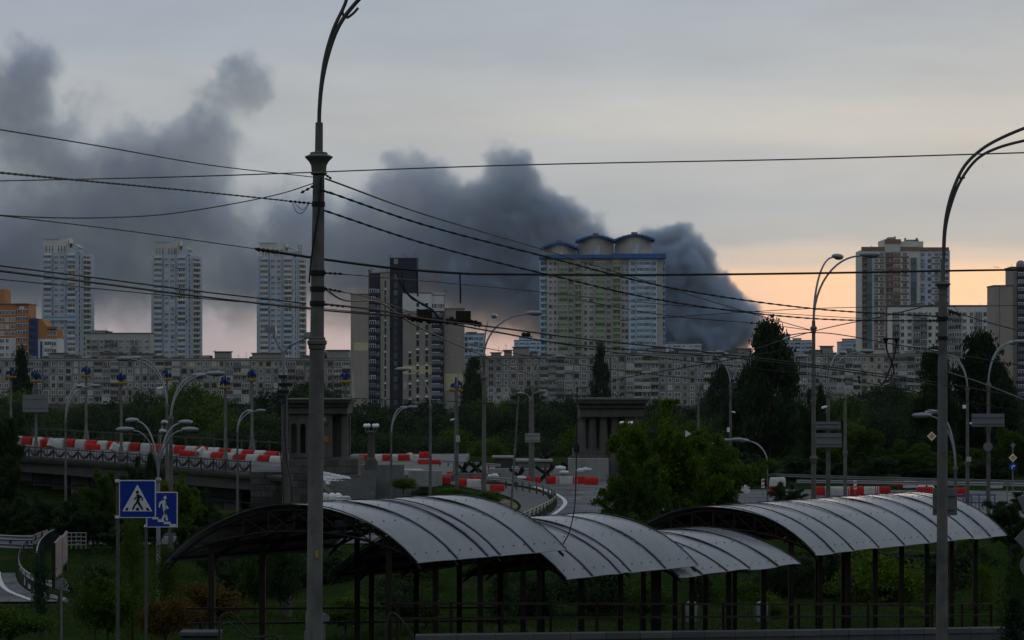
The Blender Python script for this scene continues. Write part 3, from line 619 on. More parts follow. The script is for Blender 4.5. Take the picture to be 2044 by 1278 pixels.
# ------------------------------------------------------------------ bridge on the left
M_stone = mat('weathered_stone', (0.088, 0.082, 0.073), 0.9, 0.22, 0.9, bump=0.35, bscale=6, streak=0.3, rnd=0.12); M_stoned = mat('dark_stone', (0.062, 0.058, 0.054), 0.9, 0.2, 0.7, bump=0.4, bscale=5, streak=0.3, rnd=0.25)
M_rail = mat('weathered_rail', (0.058, 0.054, 0.050), 0.8, 0.2, 1.5); M_steel = mat('galvanised_steel', (0.21, 0.215, 0.22), 0.45, 0.12, 2.0, metal=0.55, rnd=0.1); M_post = mat('pole_concrete', (0.12, 0.115, 0.106), 0.85, 0.16, 2.2, bump=0.2, bscale=30, streak=0.3, col2=(0.075,0.072,0.066), c2scale=1.4, c2lo=.5, c2hi=.7)
M_lamp = mat('lamp_grey_paint', (0.20, 0.21, 0.225), 0.45, 0.08, 4, spec=0.5); M_lampd = mat('lamp_lens', (0.10, 0.10, 0.10), 0.3, 0.1, 4); M_black = mat('black_iron', (0.018, 0.018, 0.019), 0.6, 0.15, 6); M_red = mat('red_plastic', (0.40, 0.018, 0.017), 0.6, 0.22, 2.2, rnd=0.18, col2=(0.28,0.018,0.016), c2scale=1.5); M_wht = mat('white_plastic', (0.42, 0.412, 0.385), 0.6, 0.2, 2.2, rnd=0.15, col2=(0.27,0.26,0.235), c2scale=1.4, c2lo=0.55, c2hi=0.75)
M_bag = mat('white_sandbag', (0.58, 0.58, 0.58), 0.8, 0.12, 3, bump=0.6, bscale=9, rnd=0.15)
bD = lambda px: 240 - (px-20)*28/540.0
bZ = lambda px: 0.02 - (px-22)*0.87/538.0
def bp(px, off=0.0, dz=0.0):
    D = bD(px) + off; return Vector((Xp(px, bD(px)) + 0.0*off, D, bZ(px)+dz))
def bridge():
    th = thing('road_bridge', 'dark stone road bridge carrying the striped barriers on the left', 'bridge', (bp(300).x, bp(300).y, -5))
    st = [-70 + i*42 for i in range(18)]            # columns along the bridge
    L_ = [bp(p) for p in st]
    mb = MB(); mb.sheet([[bp(p, 0, 0) for p in st], [bp(p, 4, .1) for p in st], [bp(p, 5, .62) for p in st], [bp(p, 14, .85) for p in st], [bp(p, 27, 1.08) for p in st]]); mb.build('deck', M_asph, th)
    for i in range(len(st)-1):
        a, b = bp(st[i]), bp(st[i+1]); d = (b-a)*0.994
        mb = MB(); q = a + d
        mb.prism([a+Vector((0,-0.35,0.0)), a+Vector((0,-0.35,-0.22)), a+Vector((0,-0.1,-0.5)), a+Vector((0,0.6,-0.5)), a+Vector((0,0.6,0.0))], q-a); mb.build('cornice', M_stone, th)
    a, b = bp(st[0]), bp(st[-1])
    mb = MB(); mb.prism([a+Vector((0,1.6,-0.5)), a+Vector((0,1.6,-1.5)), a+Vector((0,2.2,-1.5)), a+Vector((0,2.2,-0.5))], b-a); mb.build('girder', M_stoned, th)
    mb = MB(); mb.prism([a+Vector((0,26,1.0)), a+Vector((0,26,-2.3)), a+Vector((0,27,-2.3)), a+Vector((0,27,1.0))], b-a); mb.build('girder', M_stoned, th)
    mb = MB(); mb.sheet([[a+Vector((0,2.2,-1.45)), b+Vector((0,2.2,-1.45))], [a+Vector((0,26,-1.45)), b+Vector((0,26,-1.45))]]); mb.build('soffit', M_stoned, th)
    # stone pier with coursed blocks, by the pavilion
    for px0, px1, off, zt in ((500, 562, -0.5, -0.5),):
        D = bD(530)+off
        zz = zt - 0.05
        body_ = MB(); body_.box(Xp(px0, D)+.1, Xp(px1, D)-.1, D+.15, D+5, -6, zz); pier = body_.build('pier', M_stoned, th)
        r = random.Random(2); z = zz
        while z > -5:
            h = 0.55; x = Xp(px0, D)
            while x < Xp(px1, D)-0.05:
                w = min(r.uniform(0.7, 1.3), Xp(px1, D)-x); mb = MB(); mb.box(x+.015, x+w-.015, D-r.uniform(0, .04), D+.15, z-h+.02, z-.02); mb.build('stone_block', r.choice((M_stone, M_stoned, M_stoned)), pier); x += w
            z -= h
    # side panels of the approach wall under the deck
    for i in range(12):
        p0, p1 = 28+i*38, 28+i*38+36
        if p0 > 480: break
        D = bD(p0)+5
        mb = MB(); mb.box(Xp(p0, D), Xp(p1, D), D, D+0.3, -5.2, bZ(p0)-1.46); mb.build('wall_panel', M_concd if i % 3 else M_conc, th)
        mb = MB(); mb.box(Xp(p0, D)+.1, Xp(p1, D)-.1, D-.12, D-.005, bZ(p0)-2.75, bZ(p0)-2.6); mb.build('panel_rail', M_stoned, th)
        mb = MB(); mb.box(Xp(p1, D)+.05, Xp(p1+1.7, D), D-0.35, D+0.3, -5.4, bZ(p0)-2.0); mb.build('wall_post', M_stoned, th)
    mb = MB(); D = bD(250)+5; 
    mb.beam(bp(20, 4.55, -2.9), bp(500, 4.55, -2.9), 0.12, 0.14); mb.build('pipe', M_rail, th)
bridge()
mb = MB(); mb.box(-17.2, -4.6, 203.5, 262, -6, -.43); struct(mb.build('approach_slab', M_concd))
def garland_railing(name, label, px0, px1, off, dz, step, garland):
    th = thing(name, label, 'railing', bp((px0+px1)/2, off, dz), None)
    n = int((px1-px0)/step)
    for h, w in ((1.02, 0.12), (0.12, 0.10)):
        mb = MB(); mb.beam(bp(px0, off, dz+h), bp(px1, off, dz+h), w, 0.10); mb.build('rail', M_rail, th)
    for i in range(n+1):
        p = px0 + (px1-px0)*i/n; mb = MB(); c = bp(p, off, dz); mb.cbox(c+Vector((0,0,0.5)), 0.16, 0.16, 1.0); mb.cbox(c+Vector((0,0,1.08)), 0.2, 0.2, 0.08)
        mb.build('post', M_rail, th)
        if garland and i < n:
            q = px0 + (px1-px0)*(i+1)/n
            pts = [bp(p+(q-p)*t, off, dz+0.92-0.62*math.sin(math.pi*t)) for t in [k/8 for k in range(9)]]
            mb = MB(); mb.tube(pts, [0.05+0.10*math.sin(math.pi*k/8) for k in range(9)], 6); mb.build('garland', M_rail, th)
            for t in (0.25, 0.5, 0.75):
                mb = MB(); mb.beam(bp(p+(q-p)*t, off, dz+.1), bp(p+(q-p)*t, off, dz+1.0), 0.05); mb.build('baluster', M_rail, th)
garland_railing('bridge_railing', 'stone coloured railing with garlands along the near side of the bridge', -40, 500, -0.1, 0.0, 24, True)
garland_railing('bridge_railing', 'far railing of the bridge in front of the dark trees', -40, 600, 26.4, 1.05, 30, False)

# ------------------------------------------------------------------ barriers, sandbags, hedgehogs, guard rails
def barrier_mesh(m, L_=1.5, h=0.86, w=0.6, ribs=8):
    mb = MB(); rows = []; ns = ribs*4
    prof = [(-.5,0),(-.5,.3),(-.47,.55),(-.40,.78),(-.27,.94),(0,1.0),(.27,.94),(.40,.78),(.47,.55),(.5,.3),(.5,0)]
    for i in range(ns+1):
        s = 1.0 if (i % 4) in (1, 2) else 0.90
        if i in (0, ns): s = 0.93
        x = -L_/2 + L_*i/ns
        rows.append([Vector((x, p[0]*w*s, p[1]*h*(s if i in (0, ns) else (0.5+0.5*s)))) for p in prof])
    mb.sheet(rows); n = len(prof)
    mb._add(rows[0], [tuple(range(n))]); mb._add(rows[-1], [tuple(range(n-1,-1,-1))])
    return mb.mesh('barrier', m, smooth=50)
BM = {'r': barrier_mesh(M_red), 'w': barrier_mesh(M_wht)}
CN = {'r': 'red', 'w': 'white'}
def barrier(c, loc, ang=0.0, label='', group=None, s=1.0, tilt=0.0, roll=0.0):
    o = link('plastic_barrier', BM[c], None, Matrix.Translation(loc) @ Matrix.Rotation(ang, 4, 'Z') @ Matrix.Rotation(tilt, 4, 'Y') @ Matrix.Rotation(roll, 4, 'X') @ Matrix.Scale(s, 4))
    return tag(o, label, 'barrier', group)
rb = random.Random(12)
def bridge_row():
    d = (bp(560, 14)-bp(0, 14)); ang = math.atan2(d.y, d.x); tl = -math.atan2(d.z, math.hypot(d.x, d.y))*-1
    px, i = 14.0, 0
    while px < 562:
        D = bD(px)+14; c = 'rw'[i % 2]; stp = 1.5/D*F*0.735
        p = Vector((Xp(px, D), D, bZ(px)+.85)); barrier(c, p, ang+rb.uniform(-.05,.05), '%s ribbed barrier in the back row along the bridge deck' % CN[c], 'barriers along the back of the bridge deck', 1.0)
        px += stp; i += 1
    px, i = 412.0, 1
    while px < 560:
        D = bD(px)+11.2; c = 'rw'[(i//1) % 2]; p = Vector((Xp(px, D), D, bZ(px)+.52)); barrier(c, p, ang+rb.uniform(-.07,.07), '%s ribbed barrier in the front double row beside the left pavilion' % CN[c], 'front row of barriers near the pavilion', 1.0); px += 1.5/D*F*0.735; i += 1
    for c, px, dz, tl_, an, lb in (('w', 108, .5, 0.3, .8, 'white barrier standing askew among the red ones at the left end of the bridge'), ('r', 184, .28, 0.1, .4, 'red barrier tipped forward before the bridge row, left of the dark tree'), ('w', 232, .35, .5, .6, 'white barrier leaning beside the decorated pole base on the bridge'), ('w', 402, .45, .9, .5, 'white barrier tilted up on its end where the double row starts'), ('r', 372, .2, .1, .2, 'red barrier lying behind the bridge railing, half hidden'), ('r', 95, .45, 0.0, .5, 'red barrier pulled out of the row at the left end of the bridge')):
        D = bD(px)+11; barrier(c, Vector((Xp(px, D), D, bZ(px)+.30+dz)), an, lb, None, 1.0, tl_)
bridge_row()
def plaza_barrier(c, px, py, label, ang=0.0, s=1.0, dz=0.0, group=None, tilt=0.0):
    p = PG(px, py, ZR); barrier(c, p + Vector((0,0,dz+0.0)), ang, label, group, s, tilt)
G1 = 'barriers right of the left pavilion'
for c, px, py, an, dz, lb in (('r', 728, 931, .5, .55, 'red barrier left of the globe lamp'), ('w', 757, 931, .1, .55, 'white barrier just right of the globe lamp'), ('r', 774, 931, .1, .55, 'red barrier two places right of the globe lamp'), ('w', 792, 931, 0, .55, 'white barrier before the far lamp with twin heads'), ('r', 806, 932, 0.2, .6, 'red barrier lying beside two white barrels on the plaza'), ('w', 818, 931, 1.3, .7, 'white barrel standing upright on the plaza, left one of two'), ('w', 831, 933, 1.2, .6, 'white barrel standing upright on the plaza, right one of two'), ('r', 846, 938, 0.0, .35, 'bright red barrier stacked behind the concrete block, left one'), ('r', 869, 938, 0.1, .35, 'bright red barrier stacked behind the concrete block, right one'), ('r', 848, 938, 0.2, 1.1, 'red barrier perched on top of two other red ones'),
        ('r', 886, 966, 0, .0, 'red barrier at the kerb below the hedgehogs, leftmost'), ('r', 904, 958, .7, .1, 'red barrier turned away behind the kerb row'), ('r', 922, 971, .0, 0, 'red barrier at the kerb, centre of the short row by the tall lamp'), ('w', 946, 972, .05, 0, 'white barrier at the right end of the short kerb row'), ('r', 953, 966, .6, .0, 'red barrier behind the white one by the tall lamp post'), ('r', 992, 981, .1, -.1, 'low dark red barrier lying under the curved guard rail'),
        ('r', 1065, 967, .5, .0, 'red barrier between two hedgehogs by the signed lamp post'), ('r', 1104, 966, .0, 0, 'red barrier left of the white one on the plaza road'), ('w', 1123, 966, 0, 0, 'white ribbed barrier, left half of the pale pair on the plaza road'), ('w', 1139, 966, 0, 0, 'white ribbed barrier, right half of the pale pair on the plaza road'), ('r', 1156, 966, 0, 0, 'red barrier at the left edge of the big leafy tree'), ('r', 1180, 968, 0, 0, 'red barrier peeping through the big tree')):
    plaza_barrier(c, px, py, lb, an, 0.74, dz, None)
for c, px, py, an, lb in (('r',1636,989,0,'red barrier at the left end of the row above the right canopy'),('w',1662,989,.05,'white barrier next to the left end of the row above the right canopy'),('w',1681,989,0,'white barrier just left of the delineator in the row above the right canopy'),('r',1703,989,0,'red barrier under the delineator post'),('r',1720,989,.05,'red barrier just right of the delineator post'),('w',1740,989,0,'white barrier next to the right end of the row above the right canopy'),('r',1761,989,0,'red barrier at the right end of the row above the right canopy')):
    plaza_barrier(c, px, py, lb, an, 0.78, 0, 'barrier row above the right canopy')
for c, px, py, an, dz, lb in (('r', 1800, 974, .1, 0, 'red barrier beside a white barrel at the right guard rail'), ('w', 1816, 975, .8, .05, 'white barrel at the right guard rail'), ('r', 1846, 990, 0, 0, 'red barrier under a white sack above the right canopy'), ('r', 1918, 992, .3, 0, 'red barrier right of the second pole'), ('r', 1545, 990, 1.2, .05, 'red barrier standing end on at the right of the big tree'), ('w', 1552, 984, .4, .5, 'white sagging barrier on top of the red one right of the big tree'), ('r', 1262, 985, .2, 0, 'red barrier behind the lower leaves of the big tree'), ('w', 1480, 985, .2, 0, 'white barrier between tree and arched hut')):
    plaza_barrier(c, px, py, lb, an, 0.8, dz)
# sandbags
def bag_mesh(seed):
    r = random.Random(seed); mb = MB(); mb.ell((0,0,0.14), 0.36, 0.22, 0.14, 10, 6)
    mb.v = [(x*(1+r.uniform(-.1,.1)), y*(1+r.uniform(-.12,.12)), max(0.0, z*(1+r.uniform(-.18,.18)))) for x, y, z in mb.v]
    return mb.mesh('sandbag', M_bag, smooth=80)
BAGS = [bag_mesh(i) for i in range(5)]
def sack_mesh():
    mb = MB(); mb.lathe((0,0,0), [(.36,0),(.44,.2),(.46,.6),(.42,.85),(.2,1.0),(.12,1.04)], 12)
    r = random.Random(4); mb.v = [(x*(1+r.uniform(-.08,.08)), y*(1+r.uniform(-.08,.08)), z) for x, y, z in mb.v]; return mb.mesh('bulk_sack', M_bag, smooth=60)
SACK = sack_mesh()
def bag(loc, label, group, s=1.0, a=0.0):
    o = link('sandbag', rb.choice(BAGS), None, Matrix.Translation(loc) @ Matrix.Rotation(a + rb.uniform(-.3,.3), 4, 'Z') @ Matrix.Scale(s, 4)); tag(o, label, 'sandbag', group)
DP = 199.0
for row in range(9):                               # heap sloping down to the right on the stair flank
    for i in range(10):
        px = 634 + i*6.6 + (row % 2)*3; py = 950 + i*1.3 + row*3.0 - 8
        top = 934 + (px-634)*0.30
        if py < top or py > 968 or px < 632 + max(0, (py-950))*1.3: continue
        bag(Vector((Xp(px, DP), DP - row*0.10, Zp(py+2, DP))), 'white sandbag in the heap on the pavilion stair', 'sandbags on the pavilion stair', .68)
for i, px in enumerate((636, 649, 663, 675)):
    o = link('bulk_sack', SACK, None, Matrix.Translation((Xp(px, 190), 190, Zp(1003, 190))) @ Matrix.Scale(0.72, 4)); tag(o, 'full white bulk sack in the row below the stair, just right of the big pole', 'sack', 'bulk sacks below the stair')
for i in range(9):
    px, py = 678 + (i % 5)*5, 1001 - (i//5)*5; bag(Vector((Xp(px, 189), 189, Zp(py, 189))), 'white sandbag in the small pile beside the bulk sacks', 'sandbags beside the bulk sacks', .8)
for i in range(16):
    px = 807 + (i % 8)*4.5; py = 944 - (i//8)*3.4 + (8 if i % 8 == 0 else 0); bag(PG(px, 950, ZR)*1.0 + Vector((0, 0, M_(950-py, 201))), 'white sandbag strewn along the concrete block on the plaza', 'sandbags along the concrete block', .8)
for px, py, s, lb in ((1118,936,1.3,'white bag on top of the concrete, upper one'), (1125,944,1.2,'white bag on top of the concrete, lower one'), (1160,941,1.3,'white bag against the big tree, left'), (1170,939,1.3,'white bag against the big tree, right'), (1846,977,2.0,'big white sack lying on the red barrier above the right canopy'), (1842,970,1.0,'small white bag crowning the sack above the right canopy'), (1986,974,1.6,'white bag behind the right guard rail'), (1040,955,1.2,'pale bag leaning on the hedgehog by the leaning pole'), (985,952,1.4,'pale bag beside the concrete wall on the plaza')):
    D = Dg(max(py, 966), ZR); bag(Vector((Xp(px, D), D-0.3, Zp(py+3, D))), lb, None, s)
# anti-tank hedgehogs
M_rust = mat('rusty_black_steel', (0.028, 0.023, 0.021), 0.65, 0.25, 3)
def hedgehog(px, py, s, a, label, dz=0.0):
    p = PG(px, py, ZR); c = p + Vector((0, 0, 0.62*s+dz)); th = thing('tank_trap', label, 'tank trap', p + Vector((0,0,dz)))
    rot = Matrix.Rotation(a, 3, 'Z')
    for d in ((1,1,1),(-1,1,1),(0,-1.25,1.05)):
        v = rot @ Vector(d).normalized()*0.95*s; mb = MB()
        n = v.cross(Vector((0,0,1))).normalized(); u = n.cross(v).normalized()
        mb.beam(c-v, c+v, 0.05, 0.22); mb.beam(c-v+u*.11, c+v+u*.11, 0.2, 0.03); mb.beam(c-v-u*.11, c+v-u*.11, 0.2, 0.03); mb.build('steel_beam', M_rust, th)
for px, py, s, a, dz, lb in ((925,957,1.0,.3,.2,'black steel tank trap at the left, above the red kerb barriers'), (950,956,1.0,1.2,.3,'black steel tank trap touching the tall lamp post'), (1036,966,1.05,.5,0,'black tank trap standing by the leaning pole'), (1090,964,1.15,.9,0,'large rusty tank trap left of the red and white barriers'), (1088,950,1.0,.2,.75,'dark tank trap raised behind the large rusty one'), (1136,952,.9,1.0,.2,'black tank trap behind the white barrier on the road'), (1156,951,.8,.3,.2,'black tank trap at the edge of the big tree')):
    hedgehog(px, py, s, a, lb, dz)
# concrete blocks and low structures on the plaza
def block(name, label, px0, px1, yt, yb, D, m, depth=1.2, cap=False, cat='block'):
    mb = MB(); x0, x1, z0, z1 = Xp(px0, D), Xp(px1, D), Zp(yb, D), Zp(yt, D); z0 = min(z0, gz((x0+x1)/2, D)-.1)
    th = thing(name, label, cat, ((x0+x1)/2, D+depth/2, z0))
    n = max(1, int((x1-x0)/2.0)); 
    for i in range(n):
        mb = MB(); a = x0+(x1-x0)*i/n; b = x0+(x1-x0)*(i+1)/n; mb.box(a+.012, b-.012, D, D+depth, z0, z1); mb.build('concrete_unit', m, th)
    if cap: mb = MB(); mb.box(x0-.25, x1+.25, D-.2, D+depth+.2, z1, z1+.16); mb.build('cap', M_conc, th)
    return th
block('concrete_block', 'low concrete parapet under the sandbags on the plaza', 815, 882, 940, 958, 196, M_conc)
block('concrete_block', 'dark concrete wall left of the sandbags near the globe lamp', 720, 806, 928, 946, 199, M_concd, 1.5)
block('concrete_wall', 'long low concrete wall behind the tank traps', 975, 1105, 936, 955, 206, M_conc, 1.0)
block('concrete_wall', 'grey concrete wall with wet stains left of the tank traps', 905, 1000, 945, 962, 203, M_concd, 0.8)
block('concrete_kiosk', 'low kiosk with a pale flat slab roof behind the lamp posts', 1035, 1098, 922, 944, 212, M_concd, 4, True, 'kiosk')
block('concrete_kiosk', 'small dark stone kiosk left of the leaning pole on the plaza', 988, 1022, 915, 936, 216, M_stoned, 3, True, 'kiosk')
block('concrete_block', 'concrete steps below the right pavilion', 1135, 1215, 916, 934, 208, M_conc, 3)
def guard_rail(name, label, pts, h=0.72, step=2.0, posts=True, m=None, double=False):
    pts = catmull(pts, 6); th = thing(name, label, 'guard rail', pts[len(pts)//2])
    m = m or M_steel
    for hh in ([h, h-0.42] if double else [h]):
        rows = [[p + Vector((0, 0, hh+dz)) + Vector((0, -dy, 0)) for p in pts] for dz, dy in ((.13,0),(.09,.07),(.03,.02),(-.03,.02),(-.09,.07),(-.13,0),(-.13,-.03),(.13,-.03),(.13,0))]
        mb = MB(); mb.sheet(rows); mb.build('rail', m, th)
    acc = 0; last = pts[0]
    for i, p in enumerate(pts):
        acc += (p-last).length; last = p
        if i == 0 or acc >= step:
            acc = 0; mb = MB(); mb.cbox(p + Vector((0, .1, h/2+.04)), 0.11, 0.1, h+.08); mb.build('post', M_rail, th)
    return th
guard_rail('guard_rail', 'curved steel guard rail round the plaza footway', [PG(*p, ZR) for p in ((962,972),(1010,976),(1050,982),(1090,993),(1108,1006),(1104,1020),(1070,1040),(1010,1068))], step=1.6)
guard_rail('guard_rail', 'straight guard rail along the plaza behind the red barriers', [PG(*p, ZR) for p in ((878,941),(930,945),(1000,951))], h=0.95, step=1.5)
guard_rail('guard_rail', 'guard rail on the right above the right canopy', [PG(*p, ZR) for p in ((1590,984),(1700,985),(1850,988),(1990,990),(2080,992))], h=0.85, step=3)
guard_rail('guard_rail', 'farther guard rail on the right, below the round sign backs', [PG(*p, ZR) for p in ((1440,964),(1600,972),(1850,980),(2080,986))], h=0.85, step=3, m=M_concd)
guard_rail('guard_rail', 'pale guard rail curving round the slip road at the left edge', [PG(*p, -1.44)+Vector((.1,0,0)) for p in ((92,1088),(66,1098),(42,1120),(33,1146),(40,1172),(72,1193),(135,1212))], step=1.5)
guard_rail('guard_rail', 'guard rail behind the slip road at the left edge', [PG(*p, -1.2) for p in ((-30,1098),(20,1102),(66,1103))], step=2, double=True)
guard_rail('guard_rail', 'long guard rail along the cross road behind the canopies', [Vector((x, y, gz(x, y))) for x, y in ((-19,123.8),(-12,123.6),(-4,124),(3,125.5))], step=2.5)
# pavilions
def pavilion_left():
    D = 205.0; X = lambda p: Xp(p, D); Z = lambda p: Zp(p, D)
    th = thing('stone_pavilion', 'stone pavilion with arches behind the big foreground pole', 'pavilion', (X(635), D+3, -5))
    zb = Z(916)
    mb = MB(); mb.box(X(576), X(694), D-.35, D+6.4, Z(826), Z(812)); mb.build('architrave', M_stone, th)
    mb = MB(); mb.box(X(574), X(697), D-.5, D+6.6, Z(812), Z(804)); mb.build('frieze', M_stone, th)
    for i in range(30): mb = MB(); x = X(575)+i*0.174; mb.box(x, x+.10, D-.66, D-.5, Z(812), Z(808)); mb.build('dentil', M_stone, th)
    mb = MB(); mb.box(X(570), X(702), D-1.0, D+7, Z(804), Z(799)); mb.box(X(567), X(705), D-1.2, D+7.2, Z(799), Z(796)); mb.build('cornice', M_stone, th)
    def arch_wall(a, b, holes, y0, y1):           # wall pieces round real arched openings
        z0, z1 = Z(y1), Z(y0); edges = [a] + [e for h in holes for e in h] + [b]
        for i in range(0, len(edges), 2):
            mb = MB(); mb.box(X(edges[i]), X(edges[i+1]), D, D+.8, z0, z1); mb.build('pier', M_stone, th)
        for l, r_ in holes:
            xc, w = (X(l)+X(r_))/2, (X(r_)-X(l))/2; zs = Z(851)
            pts = [(xc+w*math.cos(t), zs+w*1.0*math.sin(t)) for t in [math.pi*k/10 for k in range(11)]]
            mb = MB(); mb.prism([(X(r_), D+.02, z1), (X(r_), D+.02, zs)] + [(x, D+.02, z) for x, z in pts[1:-1]] + [(X(l), D+.02, zs), (X(l), D+.02, z1)], (0, .76, 0)); mb.build('arch', M_stone, th)
            mb = MB(); mb.box(X(l), X(r_), D+.05, D+.75, z0, Z(905)); mb.build('arch_sill', M_stone, th)
    arch_wall(577, 662, [(581, 592), (599, 610), (617, 628)], 826, 914)
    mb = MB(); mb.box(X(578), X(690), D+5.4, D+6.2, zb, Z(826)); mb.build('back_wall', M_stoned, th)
    mb = MB(); mb.box(X(576.5), X(580), D+.8, D+5.4, zb, Z(826)); mb.build('side_wall', M_stone, th)
    for px in (687,): mb = MB(); mb.lathe((X(px), D+.6, zb), [(.42,0),(.42,.15),(.36,.2),(.33,2.0),(.29,Z(826)-zb-.3),(.38,Z(826)-zb-.15),(.4,Z(826)-zb)], 16); mb.build('column', M_stone, th, smooth=40)
    mb = MB(); mb.lathe((0,0,0), [(.26,0),(.34,.05),(.36,.1),(.30,.12)], 16); mb.v = [(X(648)+x, D-.0-z, Z(838)+y*1.25) for x, y, z in mb.v]; md = mb.build('wreath', M_stoned, th, smooth=60)
    mb = MB(); mb.ell((X(648), D-.12, Z(838)), .14, .07, .2, 10, 6); mb.build('medallion', mat('copper', (0.36,0.17,0.10), 0.5, 0.1, 3), md)
    mb = MB(); mb.box(X(640), X(656), D-.06, D-.005, Z(883), Z(871)); mb.build('plaque', mat('plaque_copper', (0.26,0.105,0.05), 0.6, 0.12, 3), th)
    mb = MB(); mb.box(X(568), X(716), D-1.0, D+7.5, -5.5, zb-.0); base = mb.build('podium', M_stone, th)
    z = zb; r = random.Random(5)
    while z > -3.6:
        x = X(568)
        while x < X(716)-.05:
            w = min(r.uniform(.8, 1.4), X(716)-x); mb = MB(); mb.box(x+.015, x+w-.015, D-1.05-r.uniform(0, .02), D-1.0, z-.58, z-.02); mb.build('stone_block', r.choice((M_stone, M_stoned)), base); x += w
        z -= .6
    # stair running down to the right with its flank wall
    for i in range(14):
        mb = MB(); x = X(690)+i*.0; zz = Z(950)-i*.17; mb.box(X(672), X(760), 199-i*.42-.42, 199-i*.42+.001, -5, zz); mb.build('step', M_concd, th)
    mb = MB(); mb.prism([(X(630), 199.2, -5), (X(630), 199.2, Z(948)), (X(655), 199.2, Z(950)), (X(690), 193, Z(985)), (X(690), 193, -5)], (0, -.01, 0)); 
    mb = MB(); mb.beam((X(636), 198.4, Z(948)), (X(697), 192.5, Z(990)), 0.5, 0.55); mb.build('flank_wall', M_stone, th)
pavilion_left()
def pavilion_right():
    D = 212.0; X = lambda p: Xp(p, D); Z = lambda p: Zp(p, D)
    th = thing('stone_pavilion', 'stone pavilion with round columns left of the big leafy tree', 'pavilion', (X(1222), D+3, Z(925)))
    mb = MB(); mb.box(X(1157), X(1286), D-.3, D+6.3, Z(832), Z(815)); mb.build('architrave', M_stone, th)
    mb = MB(); mb.box(X(1154), X(1289), D-.5, D+6.5, Z(815), Z(805)); mb.build('frieze', M_stone, th)
    for i in range(34): mb = MB(); x = X(1155)+i*.172; mb.box(x, x+.1, D-.68, D-.5, Z(814), Z(810)); mb.build('dentil', M_stone, th)
    mb = MB(); mb.box(X(1151), X(1292), D-1.0, D+7, Z(805), Z(799)); mb.box(X(1148), X(1295), D-1.2, D+7.2, Z(799), Z(795)); mb.build('cornice', M_stone, th)
    zb = Z(899); H = Z(832)-zb
    for k, px in enumerate((1162, 1183, 1205, 1228)):
        mb = MB(); n = 24
        prof = [(.44,0),(.44,.14),(.385,.2),(.37,H*.4),(.33,H-.34),(.40,H-.2),(.44,H-.12),(.44,H)]
        mb.lathe((X(px), D+.5 + (0.0 if k else 0), zb), prof, n)
        c = mb.v; mb.v = [(X(px)+(x-X(px))*(1-.05*(i % 2)), D+.5+(y-D-.5)*(1-.05*(i % 2)), z) if n*2 <= i < n*5 else (x, y, z) for i, (x, y, z) in enumerate(c)]
        mb.build('column', M_stone, th)
    mb = MB(); mb.box(X(1248), X(1284), D, D+6, zb, Z(832)); mb.build('end_wall', M_stone, th); mb = MB(); mb.box(X(1160), X(1247), D+5.2, D+6, zb, Z(832)); mb.build('back_wall', M_stoned, th)  # dark back wall added to darken the gaps between the columns
    mb = MB(); mb.ell((X(1270), D-.06, Z(832)), .14, .08, .22, 10, 6); mb.build('medallion', MATS['copper'], th)
    mb = MB(); mb.box(X(1263), X(1277), D-.06, D-.004, Z(870), Z(860)); mb.build('plaque', MATS['plaque_copper'], th)
    mb = MB(); mb.box(X(1146), X(1296), D-1.2, D+7.5, -3, zb); mb.build('podium', M_stone, th)
    mb = MB(); mb.box(X(1138), X(1300), D-2.4, D-1.21, -3, Z(909)); mb.build('step', M_stone, th)
pavilion_right()
# small white arched hut by the big tree, distant wall behind the plaza
def arched_hut():
    D = 172.0; X = lambda p: Xp(p, D); Z = lambda p: Zp(p, D)
    th = thing('arched_hut', 'small whitewashed arched hut right of the big leafy tree', 'hut', (X(1442), D+1, Z(975)))
    w = mat('whitewash', (0.42,0.41,0.37), .85, .12, 1, streak=.3)
    mb = MB()
    for a, b in ((1421, 1428), (1455, 1464)): mb.box(X(a), X(b), D, D+1.4, Z(980), Z(931))
    mb.build('pier', w, th); zs = Z(945); xc, rr = X(1441.5), X(1455)-X(1441.5)
    pts = [(xc+rr*math.cos(t), Z(936)-.45+.42*math.sin(t)) for t in [math.pi*k/10 for k in range(11)]]
    mb = MB(); mb.prism([(X(1455), D+.02, Z(931))] + [(x, D+.02, z) for x, z in pts] + [(X(1428), D+.02, Z(931))], (0, 1.3, 0)); mb.build('arch', w, th)
    mb = MB(); mb.box(X(1419), X(1466), D-.15, D+1.6, Z(931), Z(926)); mb.build('lintel', w, th); mb = MB(); mb.box(X(1417), X(1468), D-.3, D+1.8, Z(926), Z(923)); mb.build('roof', w, th)
    mb = MB(); mb.box(X(1428), X(1455), D+1.3, D+1.4, Z(980), Z(931)); mb.build('back_wall', M_concd, th)
arched_hut()
